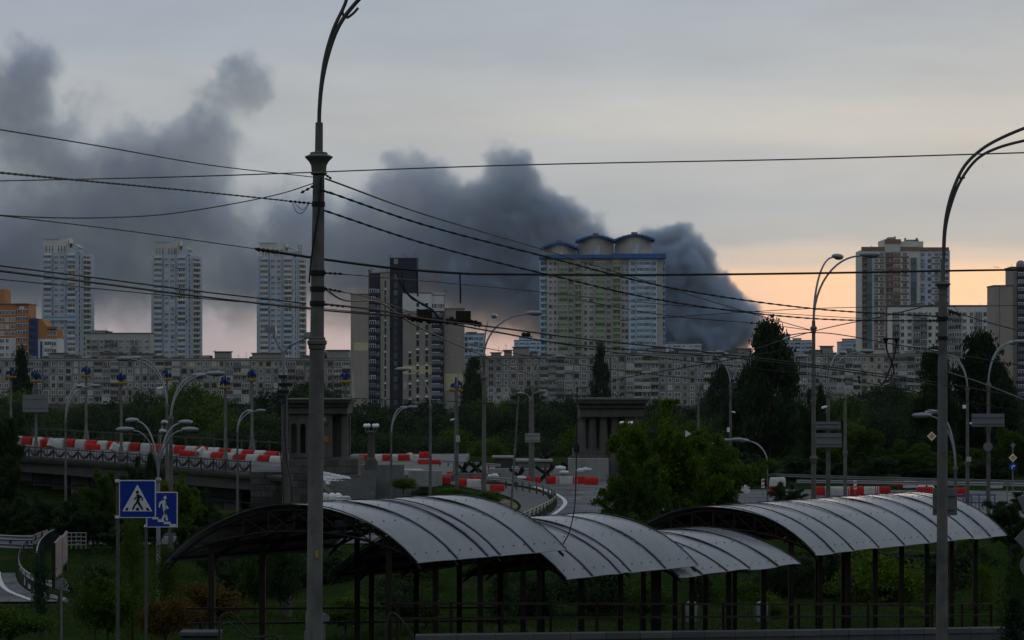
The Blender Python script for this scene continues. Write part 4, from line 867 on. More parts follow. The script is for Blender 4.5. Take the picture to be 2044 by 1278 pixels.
# ------------------------------------------------------------------ lamp posts and poles
def head(mb, p, d, L_=0.95, flood=False):          # cobra head: shell and lens
    d = Vector((d.x, d.y, 0)).normalized(); rot = Matrix(((d.x, -d.y, 0), (d.y, d.x, 0), (0, 0, 1)))
    c = Vector(p) + d*L_*0.42 + Vector((0, 0, 0.02)); w = L_*0.18; h = L_*0.13
    mb.mat(0).ell(c + Vector((0,0,h*.35)), L_*0.5, w, h, 12, 8, rot)
    mb.mat(1).ell(c - Vector((0,0,h*.15)) + d*L_*0.08, L_*0.36, w*0.85, h*0.8, 12, 6, rot)
def lamp_post(label, px, D, zb, ytop, arms, r=(0.11, 0.07), collars=(), lean=0.0, name='street_lamp', hl=0.95, group=None, cat='street lamp', m=None, armr=0.04):
    m = m or M_post
    b = Vector((Xp(px, D), D, zb)); zt = Zp(ytop, D); t = Vector((Xp(px+lean, D), D, zt))
    th = thing(name, label, cat, b, group)
    mb = MB(); n = 6; mb.tube([b.lerp(t, k/n) for k in range(n+1)], [r[0]+(r[1]-r[0])*k/n for k in range(n+1)], 12); sh = mb.build('shaft', m, th, smooth=40)
    for yc, s in collars:
        zc = Zp(yc, D); k = (zc-zb)/(zt-zb); c = b.lerp(t, k); rr = r[0]+(r[1]-r[0])*k
        mb = MB(); mb.lathe(c, [(rr*1.05,-.22),(rr*1.35,-.16),(rr*1.4,-.05),(rr*(1.4+s),.02),(rr*(1.4+s),.07),(rr*1.2,.14),(rr*1.02,.2)], 12); mb.build('collar', m, sh, smooth=40)
    for ax, ay, dD, flood in [(a + (0, False))[:4] if len(a) == 2 else (a + (False,))[:4] for a in arms]:
        q = Vector((Xp(ax, D+dD), D+dD, Zp(ay, D+dD)))
        mb = MB(); pts = arc(t - Vector((0,0,.05)), q, 12); mb.tube(pts, [armr*1.15 - armr*.3*k/12 for k in range(13)], 8); am = mb.build('arm', M_lamp if m is not M_black else m, th, smooth=60)
        d = pts[-1]-pts[-3]; d = d if Vector((d.x, d.y, 0)).length > 1e-3 else Vector((1, 0, 0))
        mb = MB(); head(mb, q, d, hl); mb.build('lamp_head', [M_lamp, M_lampd], am, smooth=60)
    return th
def g0(px, D): return gz(Xp(px, D), D) - .05
lamp_post('street lamp with two long arms curving right, left of the blue signs', 341, 112, g0(341,112), 838, [(386,752,1.0),(414,748)], (.125,.085), ((838,.35),), hl=.9)
lamp_post('street lamp with two arms curving left above the striped barriers', 334, 132, g0(334,132), 812, [(282,717,1.0),(262,718)], (.11,.07), ((812,.35),), hl=.9, lean=-1)
lamp_post('thin street lamp with two arms curving right at the far left', 131, 136, g0(131,136), 842, [(152,773,.8),(178,772)], (.085,.055), ((842,.4),), hl=.75)
lamp_post('small twin headed lamp in front of the striped barriers left of the pavilion', 474, 140, g0(474,140), 862, [(492,822,.8),(512,821)], (.085,.05), (), hl=.6)
lamp_post('lamp with single arm reaching left before the brown tower', 859, 150, g0(859,150), 812, [(816,739)], (.11,.07), ((812,.3),), hl=.95)
lamp_post('thin lamp with two short arms right, below the brown tower', 781, 150, g0(781,150), 868, [(800,815,.7),(814,814)], (.08,.05), ((868,.3),), hl=.7)
lamp_post('tall dark street lamp with two arms curving right in the middle', 966, 165, g0(966,165), 712, [(982,632,2.0),(1052,627)], (.17,.10), ((755,.5),), hl=1.2, armr=.06)
lamp_post('grey lamp post carrying a blank sign panel on the plaza', 1063, 195, ZR-.05, 770, [(1108,713,0)], (.16,.10), ((872,.3),), hl=1.0, armr=.05)
lamp_post('tall lamp with arms curving left behind the big pole base', 1458, 200, g0(1458,200), 772, [(1424,705,0),(1418,710,1.5)], (.15,.09), ((772,.4),), hl=.9)
lamp_post('slender lamp with arms curving right above the big leafy tree', 1394, 200, g0(1394,200), 786, [(1428,704,0),(1440,708,1.5)], (.15,.09), ((786,.6),), hl=.9)
lamp_post('small lamp with arms bending left between tree and right canopy', 1532, 160, g0(1532,160), 925, [(1494,881,1),(1484,879)], (.07,.045), (), hl=.9)
lamp_post('small lamp with an arm bending right behind the big tree', 1412, 168, g0(1412,168), 905, [(1440,880,0)], (.07,.045), (), hl=.8)
lamp_post('tall two armed street lamp in front of the orange sky', 1624, 118, g0(1624,118), 640, [(1663,514,1.5),(1718,511)], (.135,.085), ((657,.6),(917,.45)), hl=1.05, armr=.05)
lamp_post('street lamp with two grey panels on its post, by the barrier row', 1653, 128, g0(1653,128), 775, [(1676,706,1.0),(1718,703)], (.14,.09), ((785,.4),(895,.2)), hl=.8)
lamp_post('concrete lamp post with an arm to the left behind the grey panels', 1687, 160, g0(1687,160), 790, [(1612,713,0)], (.13,.09), ((905,.2),), hl=.9)
lamp_post('street lamp with two arms bending left beside the dark poplars', 1931, 150, g0(1931,150), 775, [(1888,705,1),(1872,703)], (.13,.08), ((778,.5),(925,.2)), hl=.8)
lamp_post('street lamp carrying a wide grey panel near the right edge', 1973, 130, g0(1973,130), 765, [(2012,686,1),(2024,684)], (.12,.085), ((770,.5),(858,.3)), hl=.8)
lamp_post('low lamp with two heads bending left behind the second big pole', 1907, 110, g0(1907,110), 935, [(1858,832,0),(1872,826,1.0)], (.10,.055), ((938,.8),), hl=.95)
lamp_post('concrete pole with an arm right and a small box, left of the tall dark lamp', 912, 190, g0(912,190), 772, [(944,712,0)], (.15,.10), ((772,.3),), hl=.9)
lamp_post('lamp with low twin arms hidden behind the signed lamp post', 1058, 205, ZR, 800, [(1046,786,-.3),(1076,782,.3)], (.12,.09), (), hl=.8)
# two-tier cluster lamp left of the blue signs
def cluster_lamp():
    D = 88.0; px = 316; b = Vector((Xp(px, D), D, gz(Xp(px, D), D)-.05)); t = Vector((Xp(px, D), D, Zp(958, D)))
    th = thing('cluster_lamp', 'short lamp post with six heads on curved arms behind the blue signs', 'street lamp', b)
    mb = MB(); mb.tube([b, b.lerp(t, .5), t], [.085, .075, .065], 12); mb.build('shaft', M_lamp, th, smooth=40)
    mb = MB(); mb.lathe(t, [(.07,-.1),(.11,-.05),(.11,.03),(.07,.08)], 12); mb.build('collar', M_lamp, th, smooth=40)
    for ax, ay, dd in ((275,842,.7),(266,860,-.4),(328,846,1.2),(322,864,-.6),(358,846,.8),(364,860,-.3)):
        q = P(ax, ay, D+dd); mb = MB(); pts = arc(t, q, 12); mb.tube(pts, .03, 8); am = mb.build('arm', M_lamp, th, smooth=60)
        d = pts[-1]-pts[-3]; mb = MB(); head(mb, q, d if abs(d.x) > .02 else Vector((.15 if ax > 320 else -.15, -1, 0)), .72); mb.build('lamp_head', [M_lamp, M_lampd], am, smooth=60)
cluster_lamp()
# decorated poles: blue flag bundle over yellow lamp bowls
M_fblue = mat('flag_blue', (0.012, 0.035, 0.11), 0.7, 0.15, 4); M_fyel = mat('flag_yellow', (0.40, 0.25, 0.03), 0.7, 0.15, 4)
def flag_pole(label, px, ytop, ybase, D, zb):
    b = Vector((Xp(px, D), D, zb)); zt = Zp(ytop+20, D); th = thing('decorated_pole', label, 'pole', b, 'poles with blue and yellow tops')
    mb = MB(); mb.lathe(b, [(.34,0),(.34,.6),(.26,.7),(.22,1.4),(.15,1.5),(.11,zt-zb)], 12); mb.build('shaft', M_post, th, smooth=35)
    t = Vector((b.x, b.y, zt)); s = D/230.0
    mb = MB(); rf = random.Random(px); mb.ell(t+Vector((0,0,.62)), .15, .15, .42, 7, 5)
    for a in range(7):
        v = Vector((math.cos(a*.9), math.sin(a*.9), 0)); q = t+v*rf.uniform(.16,.30)+Vector((0,0,rf.uniform(.35,.85))); mb.beam(t+Vector((0,0,.3)), q+Vector((0,0,.2)), .05); mb.prism([q, q+v*.28+Vector((0,0,-.12)), q+v*.22+Vector((0,0,.22)), q+Vector((0,0,.30))], v.cross(Vector((0,0,1)))*.1)
    mb.ell(t+Vector((0,0,1.05)), .09, .09, .2, 7, 5); mb.build('blue_top', M_fblue, th)
    for v in ((-.36,0),(.36,0),(0,-.36),(0,.36)):
        mb = MB(); mb.lathe(t+Vector((v[0], v[1], .08)), [(.05,.16),(.26,.14),(.24,.03),(.14,-.08),(.04,-.1)], 10); mb.build('yellow_bowl', M_fyel, th, smooth=60)
    return th
for px, yt, near, lb in ((72,744,1,'decorated pole with a sign panel at the left end of the bridge'), (242,748,1,'decorated pole left of the twin armed lamps on the bridge'), (450,757,1,'decorated pole on the bridge between lamp and pavilion'), (22,735,0,'decorated pole at the very left edge'), (172,734,0,'decorated pole behind the bridge barriers, left of the tree'), (333,740,0,'decorated pole hidden behind the left twin armed lamps'), (503,741,0,'far decorated pole left of the wire pole'), (690,745,0,'far decorated pole right of the big foreground pole')):
    D = bD(px) + (3 if near else 25); flag_pole(lb, px, yt, 0, D, bZ(min(px, 560)) + (.05 if near else 1.05))
flag_pole('decorated pole before the tan wall of the brown tower', 910, 762, 0, 205, ZR)
# globe lamps on stone pedestals
M_globe = mat('white_globe_glass', (0.75, 0.75, 0.74), .35, .03, 3, spec=.5)
def globe_lamp(label, px, yg, yb, D):
    z0, z1 = Zp(yb, D), Zp(yg, D); b = Vector((Xp(px, D), D, z0)); H = z1-z0; th = thing('globe_lamp', label, 'globe lamp', b, 'globe lamps on stone columns')
    mb = MB(); mb.cbox(b+Vector((0,0,.35)), 1.0, 1.0, .7); mb.build('pedestal', M_stone, th)
    mb = MB(); mb.lathe(b, [(.42,.7),(.42,.85),(.31,.95),(.27,H-.75),(.36,H-.62),(.42,H-.5),(.3,H-.4)], 14); mb.build('column', M_stone, th, smooth=40)
    for a in range(4):
        v = Vector((math.cos(a*1.571+.5), math.sin(a*1.571+.5), 0)); mb = MB(); mb.tube([b+Vector((0,0,H-.6)), b+v*.45+Vector((0,0,H-.55)), b+v*.52+Vector((0,0,H-.2))], .06, 6); am = mb.build('bracket', M_stone, th)
        mb = MB(); mb.ell(b+v*.52+Vector((0,0,H)), .17, .17, .17, 14, 10); mb.build('globe', M_globe, am, smooth=80)
globe_lamp('globe lamp on a stone column right of the left pavilion', 741, 850, 938, 194)
globe_lamp('globe lamp on a stone column before the right pavilion', 1251, 845, 938, 200)
# leaning thin pole, wooden wire pole with forked top
lamp_post('thin leaning grey pole beside the plaza footway', 1019, 150, gz(Xp(1019,150),150)-.05, 790, [], (.075,.05), ((900,.2),), lean=16, name='leaning_pole', cat='pole')
def fork_pole():
    D = 92.0; b = Vector((Xp(574, D), D, gz(Xp(574, D), D)-.05)); t = P(566, 705, D); th = thing('wire_pole', 'dark wire pole with a forked floodlight top left of the big pole', 'pole', b)
    mid = P(567, 758, D)
    mb = MB(); mb.tube([b, mid], [.16, .12], 12); mb.build('shaft', mat('old_pole', (0.10,0.095,0.085), .85, .2, 3, streak=.2), th, smooth=40)
    mb = MB(); mb.tube([mid, t], [.075, .055], 10); mb.build('upper_pipe', M_lamp, th, smooth=40)
    mb = MB(); mb.tube([t, P(556, 690, D), P(546, 668, D)], .045, 8); a1 = mb.build('arm', M_lamp, th); mb = MB(); mb.tube([t, P(574, 692, D), P(613, 674, D)], .045, 8); a2 = mb.build('arm', M_lamp, th)
    for a_, px, py in ((a1, 540, 657), (a2, 618, 668)):
        c = P(px, py, D); mb = MB(); mb.cbox(c, .42, .3, .18); mb.cbox(c+Vector((.05,0,-.13)), .34, .28, .1); mb.build('floodlight', M_lamp, a_)
    mb = MB()
    for py in (752, 768, 782, 792): c = P(567, py, D); mb.cbox(c+Vector((R.uniform(-.1,.1),0,0)), R.uniform(.3,.55), .3, .12)
    mb.build('insulator_bracket', M_black, th)
    mb = MB(); mb.beam(P(558,801,D-.15), P(572,798,D-.15), .1, .12); mb.build('bracket', M_rail, th)
    mb = MB(); mb.tube([P(*p, D-.2) for p in ((556,775),(552,800),(553,850),(560,905),(564,955),(566,1002))], .022, 6); mb.build('cable', M_black, th)
    mb = MB(); mb.tube([P(*p, D-.25) for p in ((570,790),(568,860),(572,920),(580,960),(584,1002))], .022, 6); mb.build('cable', M_black, th)
fork_pole()
# panels on posts
def panel_sign(name, label, px0, px1, y0, y1, D, m, cat='sign', frame=True):
    th = thing(name, label, cat, P((px0+px1)/2, y1, D)); mb = MB(); mb.box(Xp(px0, D), Xp(px1, D), D, D+.05, Zp(y1, D), Zp(y0, D)); mb.build('plate', m, th)
    for k in (.25, .75): mb = MB(); z = Zp(y0+(y1-y0)*k, D); mb.box(Xp(px0, D)+.05, Xp(px1, D)-.05, D-.05, D-.002, z-.03, z+.03); mb.build('back_rail', M_metal, th)
    return th
M_back = mat('sign_back_grey', (0.17, 0.175, 0.185), .6, .08, 3, metal=.3)
panel_sign('road_sign', 'blank grey sign panel on the leftmost near decorated pole', 45, 96, 788, 823, bD(72)+2.6, M_back)
panel_sign('road_sign', 'pale blank sign panel on the plaza lamp post', 1048, 1078, 865, 883, 194.6, M_conc)
panel_sign('road_sign', 'upper grey panel of the pair on the lamp post by the barrier row', 1628, 1678, 842, 858, 127.7, M_back); panel_sign('road_sign', 'lower grey panel of the pair on the lamp post by the barrier row', 1628, 1680, 865, 893, 127.7, M_back)
panel_sign('road_sign', 'wide grey sign panel near the right edge', 1940, 2005, 826, 852, 129.7, M_back)
def disc_sign(label, px, py, rpx, D, m, kind='round', post=None, n=24):
    th = thing('road_sign', label, 'sign', P(px, py+rpx, D)); c = P(px, py, D); r = M_(rpx, D); mb = MB()
    k = {'round': n, 'diamond': 4, 'tri_down': 3}[kind]; a0 = {'round': 0, 'diamond': 0, 'tri_down': -math.pi/2}[kind]
    poly = [c + Vector((r*math.cos(a0+2*math.pi*i/k), 0, r*math.sin(a0+2*math.pi*i/k))) for i in range(k)]
    mb.prism(poly, (0, .03, 0)); mb.build('plate', m, th)
    if post: mb = MB(); mb.tube([Vector((c.x, D+.07, post)), c + Vector((0, .07, r))], .035, 8); mb.build('post', M_metal, th)
    return th, c, r
M_swhite = mat('sign_white', (0.62,0.62,0.62), .5, .05, 3, spec=.4); M_syel = mat('sign_amber', (0.60,0.27,0.015), .5, .05, 3, spec=.4); M_sblue = mat('sign_blue', (0.004,0.030,0.27), .45, .05, 3, spec=.4)
def priority(label, px, py, rpx, D, post):
    th, c, r = disc_sign(label, px, py, rpx, D, M_swhite, 'diamond', post)
    mb = MB(); mb.prism([c + Vector((r*.62*math.cos(math.pi/2*i), -.006, r*.62*math.sin(math.pi/2*i))) for i in range(4)], (0, .004, 0)); mb.build('amber_face', M_syel, th)
priority('white and amber diamond road sign left of the second big pole', 1860, 871, 9.5, 140, None)
priority('white and amber diamond road sign at the right edge', 2022, 914, 8.5, 150, None)
disc_sign('back of a give way triangle above the amber diamond at the right edge', 2022, 890, 7, 150.1, M_back, 'tri_down', gz(Xp(2022,150),150))
th, c, r = disc_sign('blue round arrow sign below the amber diamond at the right edge', 2022, 932, 7.5, 149.9, M_sblue)
mb = MB(); mb.prism([c+Vector((x*r, -.006, z*r)) for x, z in ((-.35,-.6),(-.1,-.6),(-.1,.1),(.2,.1),(.2,-.1),(.6,.25),(.2,.6),(.2,.38),(-.35,.38))], (0,.004,0)); mb.build('arrow', M_swhite, th)
disc_sign('round grey sign back on the lamp post near the right edge', 1972, 892, 9, 129.8, M_back); disc_sign('round grey sign back at the far guard rail on the right', 2011, 965, 7, 160, M_back, 'round', gz(Xp(2011,160),160))
th, c, r = disc_sign('white triangular road works sign inside the big leafy tree', 1372, 866, 8, 106, M_swhite, 'round', None, 3)
th2 = th; th.children[0].rotation_euler = (0,0,0)
mb = MB(); mb.prism([c+Vector((x*r*.7, -.006, z*r*.7)) for x, z in ((-.87,-.5),(.87,-.5),(0,1))], (0,.004,0)); mb.build('white_face', M_swhite, th)
# delineator plates
for px, py, D, lb in ((1523, 965, 176, 'small red and white delineator post right of the big tree'), (1707, 968, 176, 'small red and white delineator post above the barrier row')):
    th = thing('delineator', lb, 'delineator', P(px, py+12, D)); c = P(px, py, D); mb = MB(); mb.box(c.x-.11, c.x+.11, D, D+.04, Zp(py+9, D), Zp(py-9, D)); mb.build('plate', M_swhite, th)
    for k in (-.2, .12): mb = MB(); mb.prism([c+Vector((-.1,-.01,k-.06)), c+Vector((.1,-.01,k+.06)), c+Vector((.1,-.01,k+.16)), c+Vector((-.1,-.01,k+.04))], (0,.008,0)); mb.build('stripe', M_red, th)
    mb = MB(); mb.tube([Vector((c.x, D+.06, ZR)), Vector((c.x, D+.06, Zp(py-8, D)))], .03, 6); mb.build('post', M_metal, th)

# pedestrian signs in front
def ped_sign():
    D = 45.6; x0, x1, y0, y1 = 237.5, 311, 958.5, 1034; X = lambda p: Xp(p, D); Z = lambda p: Zp(p, D)
    base = Vector((X(234), D, -1.6)); th = thing('pedestrian_crossing_sign', 'blue square pedestrian crossing sign with white triangle', 'sign', base)
    mb = MB(); mb.tube([base, Vector((X(234.5), D+.04, Z(957)))], .032, 10); mb.build('post', mat('sign_post', (0.08,0.078,0.075), .7, .15, 4), th)
    def rr(x0, x1, y0, y1, rad, y):
        r = M_(rad, D); pts = []
        for cx, cz, a in ((X(x1)-r, Z(y0)-r, 0), (X(x0)+r, Z(y0)-r, 1), (X(x0)+r, Z(y1)+r, 2), (X(x1)-r, Z(y1)+r, 3)):
            for k in range(6): t = math.pi/2*(a+k/5); pts.append((cx+r*math.cos(t), y, cz+r*math.sin(t)))
        return pts
    mb = MB(); mb.prism(rr(x0, x1, y0, y1, 4, D), (0, .02, 0)); pl = mb.build('plate', M_swhite, th)
    mb = MB(); mb.prism(rr(x0+2, x1-2, y0+2, y1-2, 3, D-.004), (0, .004, 0)); mb.build('blue_face', M_sblue, pl)
    tri = lambda pts, dy: [(X(x0+(a-900)/3.78*1.0), D-dy, Z(y0+(b-70)/3.78)) for a, b in pts]
    mb = MB(); mb.prism(tri(((1040,103),(1152,306),(925,306)), .008), (0,.004,0)); mb.build('triangle', M_swhite, pl)
    k = M_black
    def fig(nm, polys, m, dy=.012):
        mb = MB(); [mb.prism(tri(p, dy), (0,.003,0)) for p in polys]; mb.build(nm, m, pl)
    circ = [(1040+12*math.cos(t), 161+12*math.sin(t)) for t in [2*math.pi*i/12 for i in range(12)]]
    fig('walking_figure', [circ, ((1030,176),(1052,178),(1062,200),(1052,236),(1030,236),(1036,200)), ((1050,180),(1066,186),(1082,204),(1080,226),(1072,226),(1072,208),(1056,198)), ((1030,192),(1036,200),(1018,220),(1010,214)), ((1030,234),(1046,240),(1026,262),(1010,296),(997,294),(1010,262)), ((1040,236),(1054,234),(1086,290),(1074,296),(1046,256))], k)
    fig('crossing_stripe', [((958,278),(974,278),(966,300),(946,300))], k); fig('crossing_stripe', [((1032,278),(1050,278),(1052,300),(1028,300))], k); fig('crossing_stripe', [((1102,278),(1118,278),(1134,300),(1112,300))], k)
    for yy in (960, 1032): mb = MB(); mb.cbox((X(234), D, Z(yy)), .07, .09, .05); mb.build('clamp', M_swhite, th)
ped_sign()
def stair_sign():
    D = 52.0; x0, x1, y0, y1 = 292, 354.5, 982, 1053; X = lambda p: Xp(p, D); Z = lambda p: Zp(p, D)
    base = Vector((X(291), D, -1.6)); th = thing('underpass_stair_sign', 'blue sign with a white figure walking down stairs, behind the crossing sign', 'sign', base)
    mb = MB(); mb.tube([base, Vector((X(291.5), D+.04, Z(985)))], .032, 10); mb.build('post', MATS['sign_post'], th)
    mb = MB(); mb.box(X(x0), X(x1), D, D+.02, Z(y1), Z(y0)); pl = mb.build('plate', M_swhite, th)
    mb = MB(); mb.box(X(x0+2), X(x1-2), D-.004, D, Z(y1-2), Z(y0+2)); mb.build('blue_face', M_sblue, pl)
    T_ = lambda pts: [(X(a/3.78), D-.01, Z(940+b/3.78)) for a, b in pts]
    def fig(nm, polys): 
        mb = MB(); [mb.prism(T_(p), (0,.004,0)) for p in polys]; mb.build(nm, M_swhite, pl)
    fig('walking_figure', [[(1246+12*math.cos(t), 203+15*math.sin(t)) for t in [2*math.pi*i/12 for i in range(12)]], ((1222,222),(1250,222),(1256,250),(1250,290),(1228,290),(1226,256)), ((1222,222),(1228,240),(1212,252),(1206,278),(1196,276),(1202,240)), ((1250,228),(1256,256),(1274,280),(1264,292),(1248,262)), ((1228,288),(1250,286),(1258,322),(1232,366),(1218,362),(1238,324)), ((1238,300),(1252,296),(1258,330),(1270,372),(1256,378),(1246,340))])
    fig('stair_line', [((1148,350),(1196,350),(1196,366),(1240,366),(1240,384),(1288,384),(1288,402),(1330,402),(1330,422),(1280,422),(1280,402),(1236,402),(1236,386),(1192,386),(1192,366),(1148,366))])
    mb = MB(); mb.cbox((X(291), D, Z(1050)), .06, .08, .05); mb.build('clamp', M_swhite, th)
stair_sign()

# big foreground poles
def big_pole(label, pts, D, prof, cap_y, ring_y, pipe_y, arms, clamps, s):
    (xb, yb), (xt, yt) = pts; px_at = lambda y: xt + (xb-xt)*(y-yt)/(yb-yt)
    c = lambda y: P(px_at(y), y, D); th = thing('concrete_pole', label, 'pole', c(yb))
    ys = [p[0] for p in prof]
    mb = MB(); mb.tube([c(y) for y in ys], [M_(w, D) for _, w in prof], 20); sh = mb.build('shaft', M_post, th, smooth=35)
    k = M_(s, D)
    mb = MB(); mb.lathe(c(cap_y), [(.46*k,-1.25*k),(.60*k,-1.15*k),(.52*k,-1.0*k),(.56*k,-.55*k),(.70*k,-.3*k),(1.0*k,.02*k),(1.0*k,.08*k),(.62*k,.24*k),(.62*k,.36*k),(.34*k,.42*k)], 20); mb.build('capital', M_post, sh, smooth=30)
    if ring_y: mb = MB(); mb.lathe(c(ring_y), [(.50*k,-.52*k),(.60*k,-.44*k),(.62*k,-.2*k),(.70*k,-.1*k),(.70*k,.12*k),(.58*k,.2*k),(.60*k,.34*k),(.46*k,.42*k)], 20); mb.build('ring', M_post, sh, smooth=30)
    mb = MB(); mb.tube([c(cap_y-2), c(pipe_y)], [.29*k, .27*k], 14); mb.build('upper_pipe', M_post, th, smooth=35)
    for ar in arms:
        mb = MB(); p3 = catmull([P(x, y, D+(dd[0] if dd else 0)) for x, y, *dd in ar[0]], 6); mb.tube(p3, M_(ar[1], D), 10); am = mb.build('arm', M_black if len(ar) > 2 and ar[2] == 'd' else mat('arm_paint', (0.07,0.068,0.062), .5, .15, 5), th, smooth=60)
        if len(ar) > 3: mb = MB(); head(mb, p3[-1], p3[-1]-p3[-2], .95); mb.build('lamp_head', [M_lamp, M_lampd], am, smooth=60)
    for y, w in clamps:
        mb = MB(); mb.lathe(c(y), [(M_(w, D),-.05),(M_(w, D),.05)], 16); mb.build('clamp', M_black, sh)
    return th, c
th1, c1 = big_pole('big concrete pole in the left foreground holding the overhead wires', ((621,1900),(636.5,310)), 48.0, [(1900,19),(1600,18),(1224,17.5),(1218,15.6),(700,14.8),(690,14),(520,12.8),(330,11.4),(312,11.2)], 315, 684, 245,
    [([(637,252),(638,215),(643,165),(655,110),(675,55),(705,12),(748,-30),(800,-58)], 4.2, 'n', 1), ([(637,252),(639,190),(648,120),(665,60),(688,10),(705,-40),(740,-95)], 3.6, 'n', 1), ([(693,-4),(684,22),(690,36),(704,28),(715,16)], 2.6)], ((545,15.5),(577,15.5),(606,15.5),(408,13.5)), 28.0)
D1 = 48.0
mb = MB(); mb.box(Xp(608.5,D1), Xp(621.5,D1), D1-.19, D1-.16, Zp(1300,D1), Zp(1259,D1)); mb.build('hatch', M_concd, th1)
mb = MB(); mb.tube([P(*p, D1-.16) for p in ((641,355),(637,420),(628,470),(621,520),(617,565))], M_(2.0, D1), 6); mb.build('pole_cable', M_black, th1)
th2, c2 = big_pole('big concrete pole in the right foreground with grey sign backs', ((1879.5,1500),(1882,565)), 66.0, [(1500,13),(1100,11),(1000,10.6),(780,9.6),(580,8.6),(568,8.4)], 568, None, 518,
    [([(1884,525),(1884,480),(1889,430),(1902,380),(1925,332),(1960,298),(2000,275),(2050,254),(2090,240)], 3.4, 'n', 1), ([(1884,520),(1887,460),(1898,410),(1918,360),(1950,318),(1990,296),(2044,281),(2080,275)], 3.0, 'n', 1), ([(1915,350),(1918,358),(1926,354)], 1.8)], ((636,12),(675,10.5)), 16.0)
panel_sign('road_sign', 'pair of grey sign backs strapped to the second big pole', 1862, 1910.5, 975, 1029, 66.4, M_back)
D2 = 66.0
# sign backs cut by the right edge of the picture
th = thing('road_sign', 'grey diamond sign back cut by the right edge', 'sign', P(2060, 1278, 60)); c = P(2062, 1076, 60)
mb = MB(); r = M_(37, 60); mb.prism([c+Vector((r*math.cos(math.pi/2*i), 0, r*math.sin(math.pi/2*i))) for i in range(4)], (0,.03,0)); mb.build('plate', M_back, th)
c = P(2062, 1130, 60); r = M_(25, 60); mb = MB(); mb.prism([c+Vector((r*math.cos(math.pi/12*i), .04, r*math.sin(math.pi/12*i))) for i in range(24)], (0,.03,0)); mb.build('round_plate', M_back, th)
mb = MB(); mb.tube([P(2062, 1320, 60)+Vector((0,.1,0)), P(2062, 1010, 60)+Vector((0,.1,0))], .035, 8); mb.build('post', M_metal, th)
mb = MB(); mb.prism([P(2030,993,59.9), P(2075,980,59.9), P(2075,1035,59.9), P(2046,1027,59.9)], (0,.03,0)); mb.build('angled_plate', M_back, th)

# ------------------------------------------------------------------ wires
M_wire = mat('wire_black', (0.02,0.02,0.02), .6, .1, 5); M_wireg = mat('wire_grey', (0.10,0.10,0.10), .6, .1, 5)
def wire(label, pts, D0, D1_, w, m=None, n=10, twist=False, name='overhead_wire'):
    x0, x1 = pts[0][0], pts[-1][0]
    ps = [P(x, y, D0+(D1_-D0)*((x-x0)/(x1-x0) if abs(x1-x0) > 40 else i/(len(pts)-1))) for i, (x, y) in enumerate(pts)]
    cp = catmull(ps, n) if len(ps) > 2 else [ps[0].lerp(ps[1], k/12) - Vector((0,0,0.0)) for k in range(13)]
    mb = MB(); D = (D0+D1_)/2; r = M_(w, D)/2
    if twist:
        L_ = sum((a-b).length for a, b in zip(cp, cp[1:])); cnt = 0; dense = []
        for a, b in zip(cp, cp[1:]):
            k = max(1, int((b-a).length/.16)); dense += [a.lerp(b, i/k) for i in range(k)]
        dense.append(cp[-1]); mb.tube(dense, [r*(1.15 if i % 2 else .62) for i in range(len(dense))], 6)
    else: mb.tube(cp, r, 6)
    o = mb.build(name, m or M_wire); tag(o, label, 'wire'); return o
def fit(label, px, py, D, ln, ang=0.0, w=2.6, n=3):        # strain insulator with beads
    d = Vector((math.cos(ang), 0, -math.sin(ang))); c = P(px, py, D); L_ = M_(ln, D); r = M_(w, D)
    th = thing('strain_insulator', label, 'insulator', c - d*L_/2)
    mb = MB(); mb.tube([c-d*L_/2, c+d*L_/2], r*.4, 6); mb.build('rod', M_black, th)
    for i in range(n):
        q = c + d*L_*(-.34+.68*i/max(1, n-1)); mb = MB(); mb.tube([q-d*r*1.1, q-d*r*.3, q+d*r*.3, q+d*r*1.1], [r*.5, r, r, r*.5], 8); mb.build('bead', M_black, th)
wire('wire rising from the left edge to the top of the big pole', [(-30,254),(200,292),(420,330),(627,354)], 30, 47.8, 2.4)
wire('grey wire crossing the whole sky from left to upper right', [(-30,362),(400,352),(1022,330),(1600,318),(2080,304)], 75, 62, 2.8, M_wireg)
wire('thick twisted cable from the left edge to the insulators on the big pole', [(-30,342),(200,364),(400,383),(572,401)], 28, 47.6, 4.2, twist=True)
wire('slack cable sagging from the big pole down to the left edge', [(-30,428),(80,434),(200,435),(330,428),(460,408),(560,387),(626,366)], 30, 47.8, 2.6)
wire('heavy feeder cable running the full width below the towers top', [(-30,427),(260,462),(510,497)], 40, 55, 2.2)
wire('thick feeder cable behind the big pole running to the right edge', [(510,497),(640,517),(780,535),(920,546),(1022,548),(1300,549),(1600,546),(1880,541),(2080,538)], 55, 68, 5.0)
wire('thin wire from the pole top running down to the lamp in the orange sky', [(650,357),(850,429),(1080,497),(1340,577),(1480,620),(1622,660)], 47.8, 117, 2.2)
wire('upper twisted cable from the big pole to the second big pole', [(650,382),(850,450),(1080,510),(1340,575),(1620,616),(1872,632)], 47.8, 66, 4.0, twist=True)
wire('lower twisted cable from the big pole to the second big pole', [(646,420),(850,487),(1080,545),(1340,603),(1620,636),(1872,641)], 47.8, 66, 3.8, twist=True)
wire('upper trolley wire from the left edge past the big pole', [(-30,527),(200,556),(400,582),(610,606)], 34, 47.6, 3.2)
wire('second trolley wire from the left edge below the upper one', [(-30,537),(200,566),(400,592),(640,619),(840,637),(1000,665),(1160,690),(1500,718),(1760,752),(1900,775)], 36, 90, 3.2)
wire('thin lower trolley wire from the left edge', [(-30,555),(200,577),(400,596),(640,616),(830,634)], 40, 60, 2.0)
wire('trolley wire running right from the lowest clamp of the big pole', [(638,606),(760,620),(850,637),(1000,655),(1160,676),(1400,702),(1620,728),(1860,762),(2080,800)], 48, 95, 3.0)
